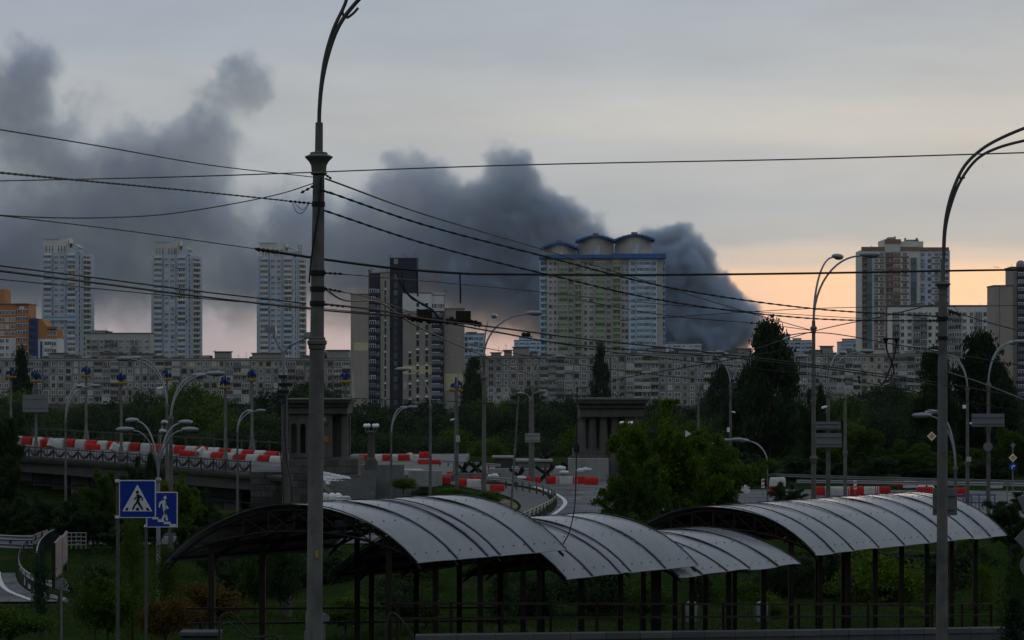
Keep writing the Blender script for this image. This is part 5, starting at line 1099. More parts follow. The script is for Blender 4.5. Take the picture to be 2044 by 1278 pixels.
wire('thin span wire from the upper clamp to the right', [(640,545),(740,552),(1000,575),(1240,600),(1500,622),(1720,636)], 48, 90, 1.7)
wire('thin span wire from the middle clamp down to the trolley fitting', [(640,577),(720,590),(790,612),(845,634)], 48, 60, 2.0)
wire('drooping wire from the middle clamp to the right', [(650,578),(690,600),(760,605),(830,650),(940,700),(1050,745),(1150,776)], 48, 110, 2.6)
wire('thin wire rising from behind the poplar to the second big pole', [(1480,705),(1622,662),(1760,632),(1862,608)], 117, 66, 2.0)
wire('wire from the second big pole down to the right edge', [(1892,618),(1960,640),(2080,672)], 66, 58, 3.0, twist=True)
wire('wire from the lamp in the orange sky across to the right', [(1500,690),(1624,664),(1800,690),(1990,722),(2080,735)], 110, 100, 2.2)
wire('thin horizontal wire at roof height in front of the far blocks on the right', [(1240,640),(1600,617),(1880,612),(2080,610)], 130, 130, 1.5)
wire('thin sagging trolley wire over the right half, middle one', [(990,662),(1200,700),(1500,735),(1700,760),(1872,790),(2080,830)], 95, 90, 2.0)
wire('thin sagging trolley wire over the right half, lowest one', [(940,690),(1200,735),(1500,770),(1700,800),(1872,822)], 110, 110, 1.6)
wire('thin wire across the trees from the pole with flags to the pavilion', [(700,795),(912,802),(1066,815)], 150, 150, 1.4)
wire('pale wire from the second big pole down to the right edge, below the poplars', [(1886,741),(1960,765),(2080,812)], 66, 60, 2.2, M_wireg)
wire('slack wire between the pavilion pole and far lamp on the right', [(1150,776),(1190,770),(1260,752),(1400,728),(1560,700)], 110, 115, 2.0)
wire('thin wire with a dark splice running to the lamp in the orange sky', [(1160,600),(1330,630),(1512,646),(1622,660)], 112, 117, 1.6)
wire('cable hanging down to the second canopy roof', [(1152,772),(1151,860),(1150,940),(1147,1010),(1137,1060),(1124,1086)], 66, 65, 2.6)
mb = MB(); mb.tube([P(1151,880,66), P(1151,888,66), P(1151,897,66), P(1151,905,66)], [.03,.09,.09,.03], 8); tag(mb.build('cable_clamp', M_black), 'small black clamp on the hanging cable before the right pavilion', 'clamp')
wire('left hanger rod under the thick feeder cable', [(832,540),(833,570),(834,592)], 60, 60, 4.0, name='hanger'); wire('right hanger rod under the thick feeder cable', [(918,547),(919,575),(919,606)], 60, 60, 4.0, name='hanger')
wire('black drop cable curving from the feeder to the trolley switch', [(792,543),(800,565),(812,585),(840,606),(866,622),(880,648)], 60, 60, 4.6, name='drop_cable'); wire('second black drop cable beside the first', [(803,542),(808,575),(822,596),(850,610),(874,632),(884,645)], 60, 60, 3.6, name='drop_cable')
M_sw = mat('switch_brown', (0.030,0.022,0.018), .8, .25, 8)
def trolley_switch(label, px, py, D, seed):
    r = random.Random(seed); th = thing('trolley_switch', label, 'trolley switch', P(px, py+12, D))
    mb = MB(); mb.cbox(P(px, py-5, D), M_(30,D), M_(18,D), M_(20,D)); mb.build('housing', M_sw, th)
    mb = MB(); mb.beam(P(px-34, py+3, D), P(px+34, py+9, D), M_(9,D), M_(5,D)); mb.build('frame', M_sw, th)
    for i in range(9):
        q = P(px-32+i*8, py+2+r.uniform(-3,4)+i*.8, D); mb = MB(); mb.ell(q, M_(5.5,D), M_(5,D), M_(r.uniform(4,7),D), 7, 5); mb.build('insulator', M_sw, th)
trolley_switch('dark trolley switch box hanging before the brown tower', 848, 633, 60, 1); trolley_switch('dark trolley switch box hanging right of the brown tower', 925, 636, 60, 2)
fit('insulator string on the thick cable left of the big pole', 598, 404, 47.5, 52, .10, 2.8, 5); fit('insulator left of the big pole at the upper bracket', 614, 378, 47.5, 32, -.5, 3); fit('small insulator right of the pole top', 654, 352, 47.6, 18, .6); fit('insulator where the upper twisted cable leaves the pole', 648, 382, 47.6, 16, .35)
fit('insulator at the upper clamp right of the big pole', 664, 546, 47.9, 44, .06, 2.8, 4); fit('insulator at the middle clamp right of the big pole', 664, 579, 47.9, 40, .18, 2.8, 4); fit('insulator at the lowest clamp right of the big pole', 668, 610, 47.9, 50, .1, 2.8, 4)
fit('insulator on the feeder cable before the third pale tower', 535, 501, 55.5, 54, .13, 4.2, 5); fit('insulator left of the second big pole', 1856, 640, 66, 22, 0, 2.6); fit('insulator right of the second big pole', 1905, 625, 65.5, 26, .3, 2.8, 4); fit('dark fitting on the trolley wire left of the drum tower', 1050, 668, 80, 12, 0, 4.5, 2); fit('small yellowish fitting on the trolley wire in front of the right panel block', 1715, 758, 90, 14, 1.4, 3, 2)
fit('dark splice on the wire above the poplar', 1512, 646, 112, 34, .1, 2.4, 3)
wire('left arm of the V hanger before the right panel block', [(1768,682),(1772,705),(1784,735),(1778,755),(1758,768)], 95, 95, 3.4, name='hanger'); wire('right arm of the V hanger before the right panel block', [(1790,682),(1784,712),(1774,742),(1766,760),(1758,770)], 95, 95, 3.4, name='hanger')
mb = MB(); mb.tube([P(1768,676,95), P(1768,684,95)], [.14,.05], 6); mb.tube([P(1790,676,95), P(1790,684,95)], [.14,.05], 6); mb.beam(P(1764,676,95), P(1794,677,95), .06); tag(mb.build('hanger_bracket', M_black), 'black bracket at the top of the V hanger', 'bracket')
for i in range(3): pass
wire('tangled loop of thin wire under the insulators of the big pole', [(584,405),(590,420),(600,427),(612,416),(616,404)], 47.5, 47.5, 1.4, name='wire_loop'); wire('second loop of thin wire under the insulators', [(590,408),(604,419),(615,408)], 47.4, 47.4, 1.2, name='wire_loop'); wire('thin loop of wire right of the second big pole', [(1892,615),(1900,640),(1915,632),(1905,612),(1922,640)], 65.6, 65.6, 1.2, name='wire_loop')

# small street things: sign backs, bins, boxes and cameras on the posts
disc_sign('round sign back on a thin post just right of the big pole', 647, 1236, 11, 76, M_back, 'round', gz(Xp(647,76),76)); disc_sign('round grey sign back beside the slip road guard rail', 122, 1166, 12, 84, M_back, 'round', gz(Xp(122,84),84))
for px, lb in ((1380, 'pale litter bin behind the third canopy, left one'), (1521, 'pale litter bin behind the third canopy, right one')):
    D = 90; b = Vector((Xp(px, D), D, gz(Xp(px, D), D))); th = thing('litter_bin', lb, 'litter bin', b); mb = MB(); mb.lathe(b, [(.17,0),(.2,.05),(.22,.62),(.2,.64)], 12); mb.build('bucket', M_lamp, th, smooth=40); mb = MB(); mb.lathe(b, [(.24,.65),(.24,.7),(.1,.78)], 12); mb.build('lid', M_metal, th, smooth=40)
    for s in (-1, 1): mb = MB(); mb.tube([b+Vector((s*.26,0,-.05)), b+Vector((s*.26,0,.6))], .02, 6); mb.build('post', M_metal, th)
def pole_box(label, px, py, w, h, D, m, cat='box'):
    th = thing('junction_box', label, cat, P(px, py+h/2, D)); c = P(px, py, D); mb = MB(); mb.cbox(c, M_(w, D), .2, M_(h, D)); mb.build('case', m, th); mb = MB(); mb.cbox(c-Vector((0,.105,0)), M_(w*.8, D), .01, M_(h*.85, D)); mb.build('door', m, th); mb = MB(); mb.cbox(c+Vector((0,.14,0)), M_(w*.3, D), .08, M_(h*.3, D)); mb.build('bracket', M_black, th)
pole_box('cream box on the pole left of the tall dark lamp', 914, 876, 8, 13, 189.7, M_panelw); pole_box('white box high on the lamp post beside the dark poplars', 1925, 812, 6, 7, 149.7, F_white); pole_box('grey box low on the lamp post beside the dark poplars', 1934, 917, 8, 9, 149.7, M_panelw); pole_box('white box on the lamp behind the arched hut', 1454, 858, 5, 9, 199.6, F_white); pole_box('grey box below the white one behind the arched hut', 1453, 900, 8, 8, 199.6, M_back)
def camera_(label, px, py, D, s=1):
    th = thing('security_camera', label, 'camera', P(px, py, D)); c = P(px, py, D); mb = MB(); mb.tube([c, c+Vector((s*.26,-.1,-.06))], [.06,.07], 8); mb.build('body', F_white, th); mb = MB(); mb.tube([c, c+Vector((-s*.2,.2,.05))], .02, 6); mb.build('arm', M_metal, th)
camera_('white camera on the pole left of the tall dark lamp', 906, 837, 189.7, -1); camera_('white camera on the post with two grey panels', 1650, 812, 127.6, -1); camera_('white camera on the lamp post beside the dark poplars', 1936, 845, 149.6); camera_('white camera on the lamp behind the arched hut', 1461, 822, 199.5); camera_('round dark camera on the left twin armed lamp', 325, 774, 131.7, -1)
mb = MB(); mb.box(Xp(631,48), Xp(636,48), 47.80, 47.83, Zp(1112,48), Zp(1098,48)); mb.build('yellow_sticker', M_fyel, th1)
# ------------------------------------------------------------------ underpass canopies
M_poly = mat('canopy_sheet', (0.185, 0.19, 0.205), 0.26, 0.08, 0.8, spec=0.75, col2=(0.145,0.148,0.158), c2scale=0.8, c2lo=.45, c2hi=.75, streak=.2)
M_frame = mat('canopy_frame', (0.022, 0.017, 0.014), 0.6, 0.15, 4); M_seam = mat('seam_strip', (0.035, 0.036, 0.038), 0.5, 0.1, 4)
O0 = Vector((-2.375, 60.65, 0)); AX = Vector((0.637, 0.771, 0))
WT = lambda t: 1.25 - (t+1.6)*2.35/32.4            # wall top follows the sloping footway
def cp_(t, u, z): return O0 + AX*t + Vector((-u, 0, z))
def canopy(label, t0, t1, W, eave, rise, seams, far_posts, lift=None):
    c = cp_((t0+t1)/2, W/2, 0); gb = -1.6
    th = thing('canopy', label, 'canopy', (c.x, c.y, gb))
    half = W/2; rad = (half*half + rise*rise)/(2*rise); zc = eave + rise - rad
    def za(u, dz=0): return zc + math.sqrt(max(0, (rad+dz)**2 - (u-half)**2))
    us = [W*i/20 for i in range(21)]
    ts = [t0] + list(seams) + [t1]; rr = random.Random(int(t0*10)+3)
    for a, b in zip(ts, ts[1:]):                    # each roof sheet
        sag = [rr.uniform(-.02, .03) for _ in us]; s0 = rr.uniform(0, 9)
        def zz(u, t, i): return za(u) + .012*math.sin(u*2.1+s0) + .02*math.sin(math.pi*(t-a)/(b-a))*math.sin(u*1.3+s0)
        nt_ = 5; top = [[cp_(a+.015+(b-a-.03)*j/nt_, u, zz(u, a+(b-a)*j/nt_, i)) for i, u in enumerate(us)] for j in range(nt_+1)]
        bot = [[p - Vector((0,0,.014)) for p in r] for r in top]
        mb = MB(); mb.sheet(top); mb.sheet([r[::-1] for r in bot]); 
        for r_ in (0, -1): mb.sheet([top[r_], bot[r_]])
        mb.sheet([[r[0] for r in top], [r[0] for r in bot]]); mb.sheet([[r[-1] for r in top], [r[-1] for r in bot]])
        mb.build('roof_sheet', M_poly, th, smooth=40)
    for k, s in enumerate(ts):                      # seam strips and end trims
        mb = MB(); pts = [cp_(s, u, za(u)+.018) for u in us]; w = .035 if 0 < k < len(ts)-1 else .022
        rows = [[p - AX*w for p in pts], [p - AX*w + Vector((0,0,.022)) for p in pts], [p + AX*w + Vector((0,0,.022)) for p in pts], [p + AX*w for p in pts]]
        mb.sheet(rows); mb.build('seam_strip' if 0 < k < len(ts)-1 else 'edge_trim', M_seam, th)
    # screws through the sheets, in rows along purlins
    mb = MB()
    purl = [W*f for f in (.03, .2, .36, .5, .64, .8, .97)]
    for u in purl:
        n = int((t1-t0)/.42)
        for i in range(n):
            p = cp_(t0+.2+(t1-t0-.4)*i/(n-1), u, za(u)+.016); mb.box(p.x-.018, p.x+.018, p.y-.018, p.y+.018, p.z, p.z+.014)
    o = mb.build('screws', M_seam, th); o['kind'] = 'stuff'
    for u in purl:                                  # purlins
        mb = MB(); mb.beam(cp_(t0+.05, u, za(u)-.10), cp_(t1-.05, u, za(u)-.10), .06, .06); mb.build('purlin', M_frame, th)
    tr = [t0+.12] + [x for x in seams[::2]] + [t1-.12]
    for s in tr:                                    # arched trusses
        low = lambda u: eave - .02 + (za(u)-eave)*.55
        mb = MB()
        up = [cp_(s, u, za(u)-.15) for u in us]; lo = [cp_(s, u, low(u)) for u in us[1:-1]]
        mb.tube(up, .035, 4); mb.tube([up[0]] + lo + [up[-1]], .035, 4); tb = mb.build('truss', M_frame, th)
        for i in range(2, 19, 2):
            mb = MB(); mb.beam(cp_(s, us[i], low(us[i])), cp_(s, us[i], za(us[i])-.15), .045); mb.build('strut', M_frame, tb)
            j = i+2 if i < 18 else i
            if j != i: mb = MB(); mb.beam(cp_(s, us[i], low(us[i])), cp_(s, us[j], za(us[j])-.15), .035); mb.build('brace', M_frame, tb)
    for u in (.95, W-.95):                          # beams and posts
        low = eave - .02 + (za(u)-eave)*.55
        mb = MB(); mb.beam(cp_(t0+.1, u, low), cp_(t1-.1, u, low), .10, .14); mb.build('beam', M_frame, th)
        n = max(3, int(round((t1-t0)/1.9))+1)
        for i in range(n):
            t = t0+.35 + (t1-t0-.7)*i/(n-1)
            mb = MB(); p = cp_(t, u, 0); mb.box(p.x-.075, p.x+.075, p.y-.075, p.y+.075, max(gz(p.x, p.y)-.05, -1.6), low-.07); mb.build('post', M_frame, th)
    return th
def seq(a, b, st): return [a + st*i for i in range(1, int((b-a)/st)+1) if a + st*i < b-.3]
canopy('leftmost arched canopy, highest of the stepped row behind the big pole', 0.0, 6.04, 6.36, 2.92, 1.48, [1.55, 2.75, 3.25, 4.65], True)
canopy('second arched canopy, lower, right of the leftmost one', 6.04, 12.2, 6.45, 2.13, 1.52, [7.2, 8.45, 8.95, 10.6], True)
canopy('third and lowest arched canopy, half under the right one', 11.26, 17.67, 6.3, 1.87, 1.12, [12.4, 13.7, 14.9, 16.4], True)
canopy('long arched canopy on the right with many sheets behind the second big pole', 18.5, 30.9, 6.5, 2.1, 1.5, [19.6, 20.75, 22.3, 23.9, 25.5, 27.0, 28.5, 29.7], True)
# parapet wall with coping slabs and steel rails in front of the canopies
def parapet():
    th = thing('parapet_wall', 'low concrete wall with pale coping slabs along the bottom edge', 'wall', cp_(14, -.8, -1.6))
    t = -1.2; M_cop = mat('coping_concrete', (0.085,0.085,0.088), .8, .12, 1.5, rnd=.15, streak=.1); M_wal = mat('parapet_render', (0.075,0.075,0.077), .9, .2, 1.0, streak=.3)
    while t < 30.5:
        L_ = min(1.55, 30.6-t); a, b = cp_(t+.012, -.75, 0), cp_(t+L_-.012, -.75, 0)
        za_, zb_ = WT(t), WT(t+L_)
        mb = MB(); mb.prism([a+Vector((0,-.22,za_-.16)), a+Vector((0,.22,za_-.16)), a+Vector((0,.22,za_)), a+Vector((0,-.22,za_))], (b-a)+Vector((0,0,zb_-za_))); mb.build('coping_slab', M_cop, th)
        mb = MB(); mb.prism([a+Vector((0,-.15,-2)), a+Vector((0,.15,-2)), a+Vector((0,.15,za_-.161)), a+Vector((0,-.15,za_-.161))], (b-a)+Vector((0,0,0))); mb.build('wall_panel', M_wal, th)
        t += L_
    rt = thing('canopy_rail', 'dark steel rails running along the posts of the canopies', 'railing', cp_(14, .5, -1.6))
    for dz in (.40, .78):
        mb = MB(); mb.beam(cp_(-.3, .5, WT(-.3)+dz), cp_(30.6, .5, WT(30.6)+dz), .05, .06); mb.build('rail', M_frame, rt)
    t = 0
    while t < 31:
        mb = MB(); p = cp_(t, .5, 0); mb.box(p.x-.04, p.x+.04, p.y-.04, p.y+.04, WT(t)-1.4, WT(t)+.82); mb.build('post', M_frame, rt); t += 2.05
    for dz in (.40, .78):
        mb = MB(); mb.beam(cp_(-.5, 5.4, WT(0)+dz-.1), cp_(12, 5.4, WT(12)+dz-.1), .05, .06); mb.build('rail', M_frame, rt)
    lw = thing('entrance_wall', 'short pale capped wall at the stair entrance, bottom left', 'wall', P(402, 1300, 59))
    mb = MB(); mb.box(Xp(362,59), Xp(440,59), 58.8, 59.3, -1.6, Zp(1267,59)); mb.build('wall_body', M_wal, lw); mb = MB(); mb.box(Xp(361,59), Xp(400,59)-.01, 58.7, 59.4, Zp(1267,59)+.002, Zp(1260,59)); mb.build('coping_slab', M_cop, lw); mb = MB(); mb.box(Xp(400,59), Xp(441,59), 58.7, 59.4, Zp(1267,59)+.002, Zp(1260,59)); mb.build('coping_slab', M_cop, lw)
    floor = MB(); floor.sheet([[cp_(-6, -.5, -1.45), cp_(31, -.5, -1.75)], [cp_(-6, 6.9, -1.35), cp_(31, 6.9, -1.75)]]); struct(floor.build('stair_floor', M_asph))
    D = 58.5
    for k, (pts, lb) in enumerate((([(438,1310),(438,1250),(444,1229),(456,1224),(468,1228),(500,1262),(520,1290)], 'grey bent tube handrail at the stair entrance, upper one'), ([(440,1256),(446,1246),(460,1245),(480,1262),(505,1274),(545,1268),(560,1282)], 'grey bent tube handrail at the stair entrance, lower one'), ([(770,1300),(772,1250),(780,1224),(796,1232),(818,1262),(830,1290)], 'grey bent tube handrail right of the big pole'))):
        mb = MB(); mb.tube(catmull([P(x, y, D-.3*k) for x, y in pts], 5), .028, 8); tag(mb.build('handrail', mat('handrail_steel', (0.035,0.035,0.034), .7, .1, 4)), lb, 'handrail')
parapet()
# billboard, fence and pipe railing by the slip road on the left
def billboards():
    for px0, px1, y0, y1, D, lb in ((108, 121, 1072, 1152, 88, 'larger white poster board seen edge on by the slip road'), (122, 132, 1064, 1128, 94, 'smaller white poster board behind the larger one by the slip road')):
        th = thing('poster_board', lb, 'poster board', P(px0, y1+8, D)); a, b = P(px0, y1, D), P(px1, y1-9, D+2.2); h = M_(y1-y0, D)
        mb = MB(); mb.prism([a, b, b+Vector((0,0,h*.95)), a+Vector((0,0,h*.86))], (0.06,.0,0)); mb.build('board', mat('poster_white', (0.14,0.14,0.15), .5, .15, 3, col2=(0.30,0.20,0.22), c2scale=2.5, c2lo=.55, c2hi=.62), th)
        for q, hh in ((a, h*.86), (b, h*.95)): mb = MB(); mb.beam(q-Vector((0,.05,.4)), q+Vector((0,-.05,hh)), .12); mb.build('frame_post', M_frame, th)
        mb = MB(); mb.beam(a+Vector((0,-.05,-.04)), b+Vector((0,-.05,-.04)), .1); mb.build('frame_rail', M_frame, th)
    th = thing('pipe_railing', 'pale tubular railing grid behind the poster boards', 'railing', P(152, 1095, 100)); D = 100
    for y in (1064, 1072, 1080, 1088): mb = MB(); mb.tube([P(131,y,D), P(173,y,D)], .022, 6); mb.build('rail', M_steel, th)
    for i in range(5): x = 133+i*9.6; mb = MB(); mb.tube([P(x,1096,D), P(x,1063,D)], .022, 6); mb.build('post', M_steel, th)
    th = thing('dark_fence', 'dark slatted fence inside the bend of the slip road', 'fence', PG(70, 1130, -1.44))
    pts = catmull([PG(*p, -1.44) for p in ((108,1100),(82,1108),(62,1124),(52,1142),(48,1160))], 6)
    for i, p in enumerate(pts): mb = MB(); mb.box(p.x+.5, p.x+.62, p.y, p.y+.05, p.z-.1, p.z+1.25); mb.build('slat', M_black, th)
    mb = MB(); mb.tube([p+Vector((.56,0,1.25)) for p in pts], .03, 5); mb.build('rail', M_steel, th)
billboards()
# blue railing sections behind the right canopy
def blue_fence():
    th = thing('blue_railing', 'blue tubular crowd barrier behind the right canopy', 'railing', PG(1960, 1022, ZR)); D = 150
    for y in (988, 1003): mb = MB(); mb.tube([P(1905,y,D), P(1988,y,D)], .05, 6); mb.build('rail', mat('blue_paint', (0.06,0.12,0.24), .5, .1, 4), th)
    for i in range(6): x = 1908+i*15.5; mb = MB(); mb.tube([P(x,1020,D), P(x,986,D)], .045, 6); mb.build('post', MATS['blue_paint'], th)
    for i in range(5): x = 1916+i*15.5; mb = MB(); mb.tube([P(x,1018,D+.1), P(x,1004,D+.1)], .035, 6); mb.build('baluster', mat('yellow_paint', (0.36,0.30,0.06), .6, .1, 4), th)
blue_fence()
def blue_row():
    th = thing('blue_railing', 'low blue railing under the barrier row above the right canopy', 'railing', PG(1680, 1000, ZR)); D = 150
    for y in (990, 997): mb = MB(); mb.tube([P(1630,y,D), P(1760,y,D)], .035, 6); mb.build('rail', MATS['blue_paint'], th)
    for i in range(9): x = 1632+i*15.8; mb = MB(); mb.tube([P(x,1015,D), P(x,989,D)], .03, 6); mb.build('post', MATS['blue_paint'], th)
blue_row()

# ------------------------------------------------------------------ trees and shrubs
M_bark = mat('bark', (0.055,0.045,0.036), .95, .25, 4, bump=.6, bscale=12)
L_dark = leafmat('leaf_dark', (0.018,0.032,0.016), (0.042,0.068,0.028)); L_mid = leafmat('leaf_mid', (0.026,0.052,0.008), (0.07,0.115,0.016)); L_bright = leafmat('leaf_bright', (0.034,0.066,0.006), (0.10,0.155,0.016)); L_con = leafmat('needle_green', (0.012,0.032,0.020), (0.035,0.065,0.036)); L_rust = leafmat('leaf_rust', (0.055,0.040,0.012), (0.13,0.085,0.022)); L_pop = leafmat('leaf_poplar', (0.012,0.022,0.012), (0.032,0.052,0.022)); L_yel = leafmat('leaf_yellow', (0.06,0.10,0.012), (0.14,0.19,0.03))
def leaves(cent, size, rng, aspect=1.6, droop=0.0):
    n = len(cent); a = rng.normal(size=(n,3)); a[:,2] -= droop; a /= np.linalg.norm(a, axis=1)[:,None]
    b = np.cross(a, rng.normal(size=(n,3))); b /= np.linalg.norm(b, axis=1)[:,None]+1e-9
    s = size*rng.uniform(.6, 1.35, (n,1)); u, v = a*s*aspect*.5, b*s*.5
    V = np.stack([cent-u, cent+v*.9-u*.1, cent+u, cent-v*.9-u*.1], 1).reshape(-1,3)
    return V, np.arange(4*n).reshape(-1,4)
def crown_round(seed, nclump=46, per=90, size=.035, spread=.115, squash=1.0, hollow=.55):
    rng = np.random.default_rng(seed); C = []
    lobes = rng.normal(size=(7,3)); lobes /= np.linalg.norm(lobes, axis=1)[:,None]; la = rng.uniform(.0,.32,7)
    while len(C) < nclump:
        d = rng.normal(size=3); d /= np.linalg.norm(d); r = rng.uniform(hollow, 1)**.6
        k = 1 + sum(la*np.maximum(0, lobes@d)**3) - .16
        p = d*r*k*np.array([.47,.47,.36])
        if p[2] < -.26: p[2] = -.26 + rng.uniform(-.03,.05)
        C.append(p)
    C = np.array(C); C[:,2] = C[:,2]*squash + .62
    pts = np.concatenate([c + rng.normal(size=(int(per*rng.uniform(.6,1.4)),3))*spread*np.array([1,1,.72])*rng.uniform(.55,1.1) for c in C])
    return C, leaves(pts, size, rng)
def crown_branchy(seed, limbs=22, size=.0145):      # limbs that carry drooping leaf sprays, uneven outline
    rng = np.random.default_rng(seed); pts = []; C = []
    for i in range(limbs):
        a = i*2.4 + rng.uniform(-.4,.4); h0 = rng.uniform(.16,.6); up = rng.uniform(.15,1.5) if i > 3 else 2.6
        d = np.array([math.cos(a), math.sin(a), up]); d /= np.linalg.norm(d); L_ = rng.uniform(.34,.56)*(1.0 if up < 1 else .95)
        p0 = np.array([0,0,h0])
        for s in range(17):
            t = rng.uniform(.25,1.0); q = p0 + d*L_*t*np.array([1.05,1.05,.95]); e = d*np.array([1,1,.3]) + rng.normal(size=3)*.75; e /= np.linalg.norm(e); l2 = rng.uniform(.06,.15)*(1.25-t*.5)
            C.append(q + e*l2*.5)
            u = rng.uniform(0,1,(115,1)); b = q + e*l2*u; b[:,2] -= (u[:,0]**2)*l2*.5; pts.append(b + rng.normal(size=b.shape)*np.array([.024,.024,.016])*(1.15-u*.5))
    C = np.array(C); V = np.concatenate(pts); V[:,2] = np.minimum(V[:,2], 1.02)
    return C, leaves(V, size, rng, 1.8)
def crown_poplar(seed, n=6500, size=.045):
    rng = np.random.default_rng(seed); C = []; pts = []
    for i in range(95):
        h = rng.uniform(.06, .99); prof = .5*min(1, (h/.22)**.7)*(1-max(0,(h-.35)/.66)**1.7)*1.0+.03
        a = rng.uniform(0, 6.28); r = prof*rng.uniform(.3,1.18)**.6; c = np.array([math.cos(a)*r, math.sin(a)*r, h]); C.append(c)
        k = n//95; q = rng.normal(size=(k,3))*np.array([.085,.085,.032]); pts.append(c+q)
    return np.array(C), leaves(np.concatenate(pts), size, rng, 1.3)
def crown_conifer(seed, levels=15, size=.03):
    rng = np.random.default_rng(seed); pts = []
    for i in range(levels):
        h = .08 + .9*i/levels; rad = .42*(1-h)**.85+.02
        for k in range(9):
            a = k*.698 + i*.5 + rng.uniform(-.2,.2); L_ = rad*rng.uniform(.75,1.15)
            t = np.linspace(.1, 1, 26)[:,None]; d = np.array([math.cos(a), math.sin(a), -.22])
            base = np.array([0,0,h]) + t*L_*d; pts.append(base + rng.normal(size=base.shape)*np.array([.02,.02,.016])*(1.2-t*.4))
    return np.array([[0,0,.5]]), leaves(np.concatenate(pts), size, rng, 1.8)
def crown_feather(seed, n=26, size=.03):               # loose compound-leaved sapling
    rng = np.random.default_rng(seed); pts = []; C = []
    for i in range(n):
        h = rng.uniform(.12,.97); a = rng.uniform(0,6.28); L_ = .46*(1-h*.62)*rng.uniform(.6,1.1); d = np.array([math.cos(a), math.sin(a), rng.uniform(.1,.7)]); C.append(np.array([0,0,h])+d*L_*.7)
        for s in range(5):
            t = np.linspace(.25,1,22)[:,None]; e = d + rng.normal(size=3)*.45; b = np.array([0,0,h])+t*L_*e; b[:,2] -= (t[:,0]**2)*L_*.35; pts.append(b+rng.normal(size=b.shape)*.022)
    return np.array(C), leaves(np.concatenate(pts), size, rng, 2.0)
def trunk_mesh(C, seed, h=.62, r=.022, limbs=10):
    rng = random.Random(seed); mb = MB(); top = Vector((rng.uniform(-.03,.03), rng.uniform(-.03,.03), h))
    mb.tube([(0,0,-.02),(rng.uniform(-.012,.012),0,h*.35),(rng.uniform(-.02,.02),rng.uniform(-.02,.02),h*.7),top], [r*1.25,r,r*.75,r*.35], 8)
    C = list(C); rng.shuffle(C)
    for c in C[:limbs]:
        c = Vector(c); s = Vector((0,0,min(h*.95, max(.15, c.z*.55)))); m = s.lerp(c,.5)+Vector((0,0,-.02)); mb.tube([s,m,c], [r*.5,r*.3,r*.1], 5)
    return mb.mesh('trunk', M_bark, smooth=60)
VAR = {}
def variant(kind, seed, lm):
    key = (kind, seed, lm.name)
    if key not in VAR:
        fn = {'round': lambda: crown_round(seed), 'near': lambda: crown_branchy(seed), 'shrub': lambda: crown_round(seed, 60, 120, .03, .09, hollow=.2), 'poplar': lambda: crown_poplar(seed), 'poplar_near': lambda: crown_poplar(seed, 19000, .034), 'conifer': lambda: crown_conifer(seed), 'feather': lambda: crown_feather(seed), 'bigfeather': lambda: crown_feather(seed, 95, .013)}[kind]
        C, (V, Q) = fn(); VAR[key] = (np_mesh('crown', V, Q, lm), trunk_mesh(C, seed, .9 if kind in ('poplar','poplar_near','conifer','feather','bigfeather') else .62, .02 if kind != 'poplar' else .03, 0 if kind == 'conifer' else 12))
    return VAR[key]
def tree(name, label, kind, seed, lm, px, D, ytop, wpx, zb=None, group=None, cat='tree', rot=None, base_y=None):
    x = Xp(px, D); zb = gz(x, D)-.05 if zb is None else zb
    if base_y: zb = Zp(base_y, D)
    H = Zp(ytop, D) - zb; W_ = M_(wpx, D); cm, tm = variant(kind, seed, lm)
    o = bpy.data.objects.new(name, None); COL.objects.link(o); o.location = (x, D, zb); o.scale = (W_, W_, H); o.rotation_euler[2] = R.uniform(0, 6.28) if rot is None else rot
    tag(o, label, cat, group)
    for nm, me in (('crown', cm), ('trunk', tm)):
        c = bpy.data.objects.new(nm, me); COL.objects.link(c); c.parent = o
    return o
# belt of trees along the far bank, three rows
rt = random.Random(19)
def belt(D, y0f, step, w, g, lb):
    px = -60
    while px < 2110:
        D_ = D + rt.uniform(-35, 35); yt = y0f(px) + rt.uniform(-14, 16)
        tree('bank_tree', lb, 'round', rt.choice((1,2,3,4)), rt.choice((L_dark, L_dark, L_pop, L_mid)), px + rt.uniform(-12,12), D_, yt, w*rt.uniform(.8,1.3), None, g); px += step*rt.uniform(.7,1.2)
belt(640, lambda p: 800 - (22 if 290 < p < 420 else 0) - (18 if 540 < p < 680 else 0) + (14 if 690 < p < 960 else 0) - (10 if 1020 < p < 1160 else 0) + (12 if 60 < p < 200 else 0) - (14 if p > 1680 else 0), 44, 74, 'back row of trees on the far bank', 'dark green tree in the back row on the far bank')
belt(470, lambda p: 828 - (12 if 280 < p < 420 else 0) - (14 if p > 1500 else 0), 52, 84, 'middle row of trees on the far bank', 'green tree in the middle row on the far bank')
belt(345, lambda p: 856 - (16 if p > 1450 else 0) + (16 if 860 < p < 1000 else 0), 64, 96, 'front row of trees beyond the bridge', 'bushy tree in the front row beyond the bridge')
T = tree
T('poplar', 'small dark poplar before the left panel block', 'poplar', 5, L_pop, 42, 700, 698, 42, rot=.3); T('poplar', 'thin dark poplar behind the right pavilion', 'poplar', 6, L_pop, 1199, 760, 694, 38); T('poplar', 'dark narrow tree against the tan tower wall', 'poplar', 7, L_pop, 944, 720, 716, 46)
T('poplar', 'tall poplar reaching up into the orange sky', 'poplar_near', 8, L_pop, 1537, 262, 640, 104, group=None); T('poplar', 'lower poplar filling the foot of the tall one', 'poplar_near', 9, L_pop, 1500, 270, 742, 90); T('poplar', 'dark poplar left of the second big pole', 'poplar_near', 9, L_pop, 1866, 262, 700, 78); T('poplar', 'broad dark poplar right of the second big pole', 'poplar_near', 8, L_pop, 1955, 266, 664, 112, rot=2.0); T('poplar', 'shorter poplar at the right of the broad one', 'poplar_near', 5, L_pop, 2000, 272, 745, 70)
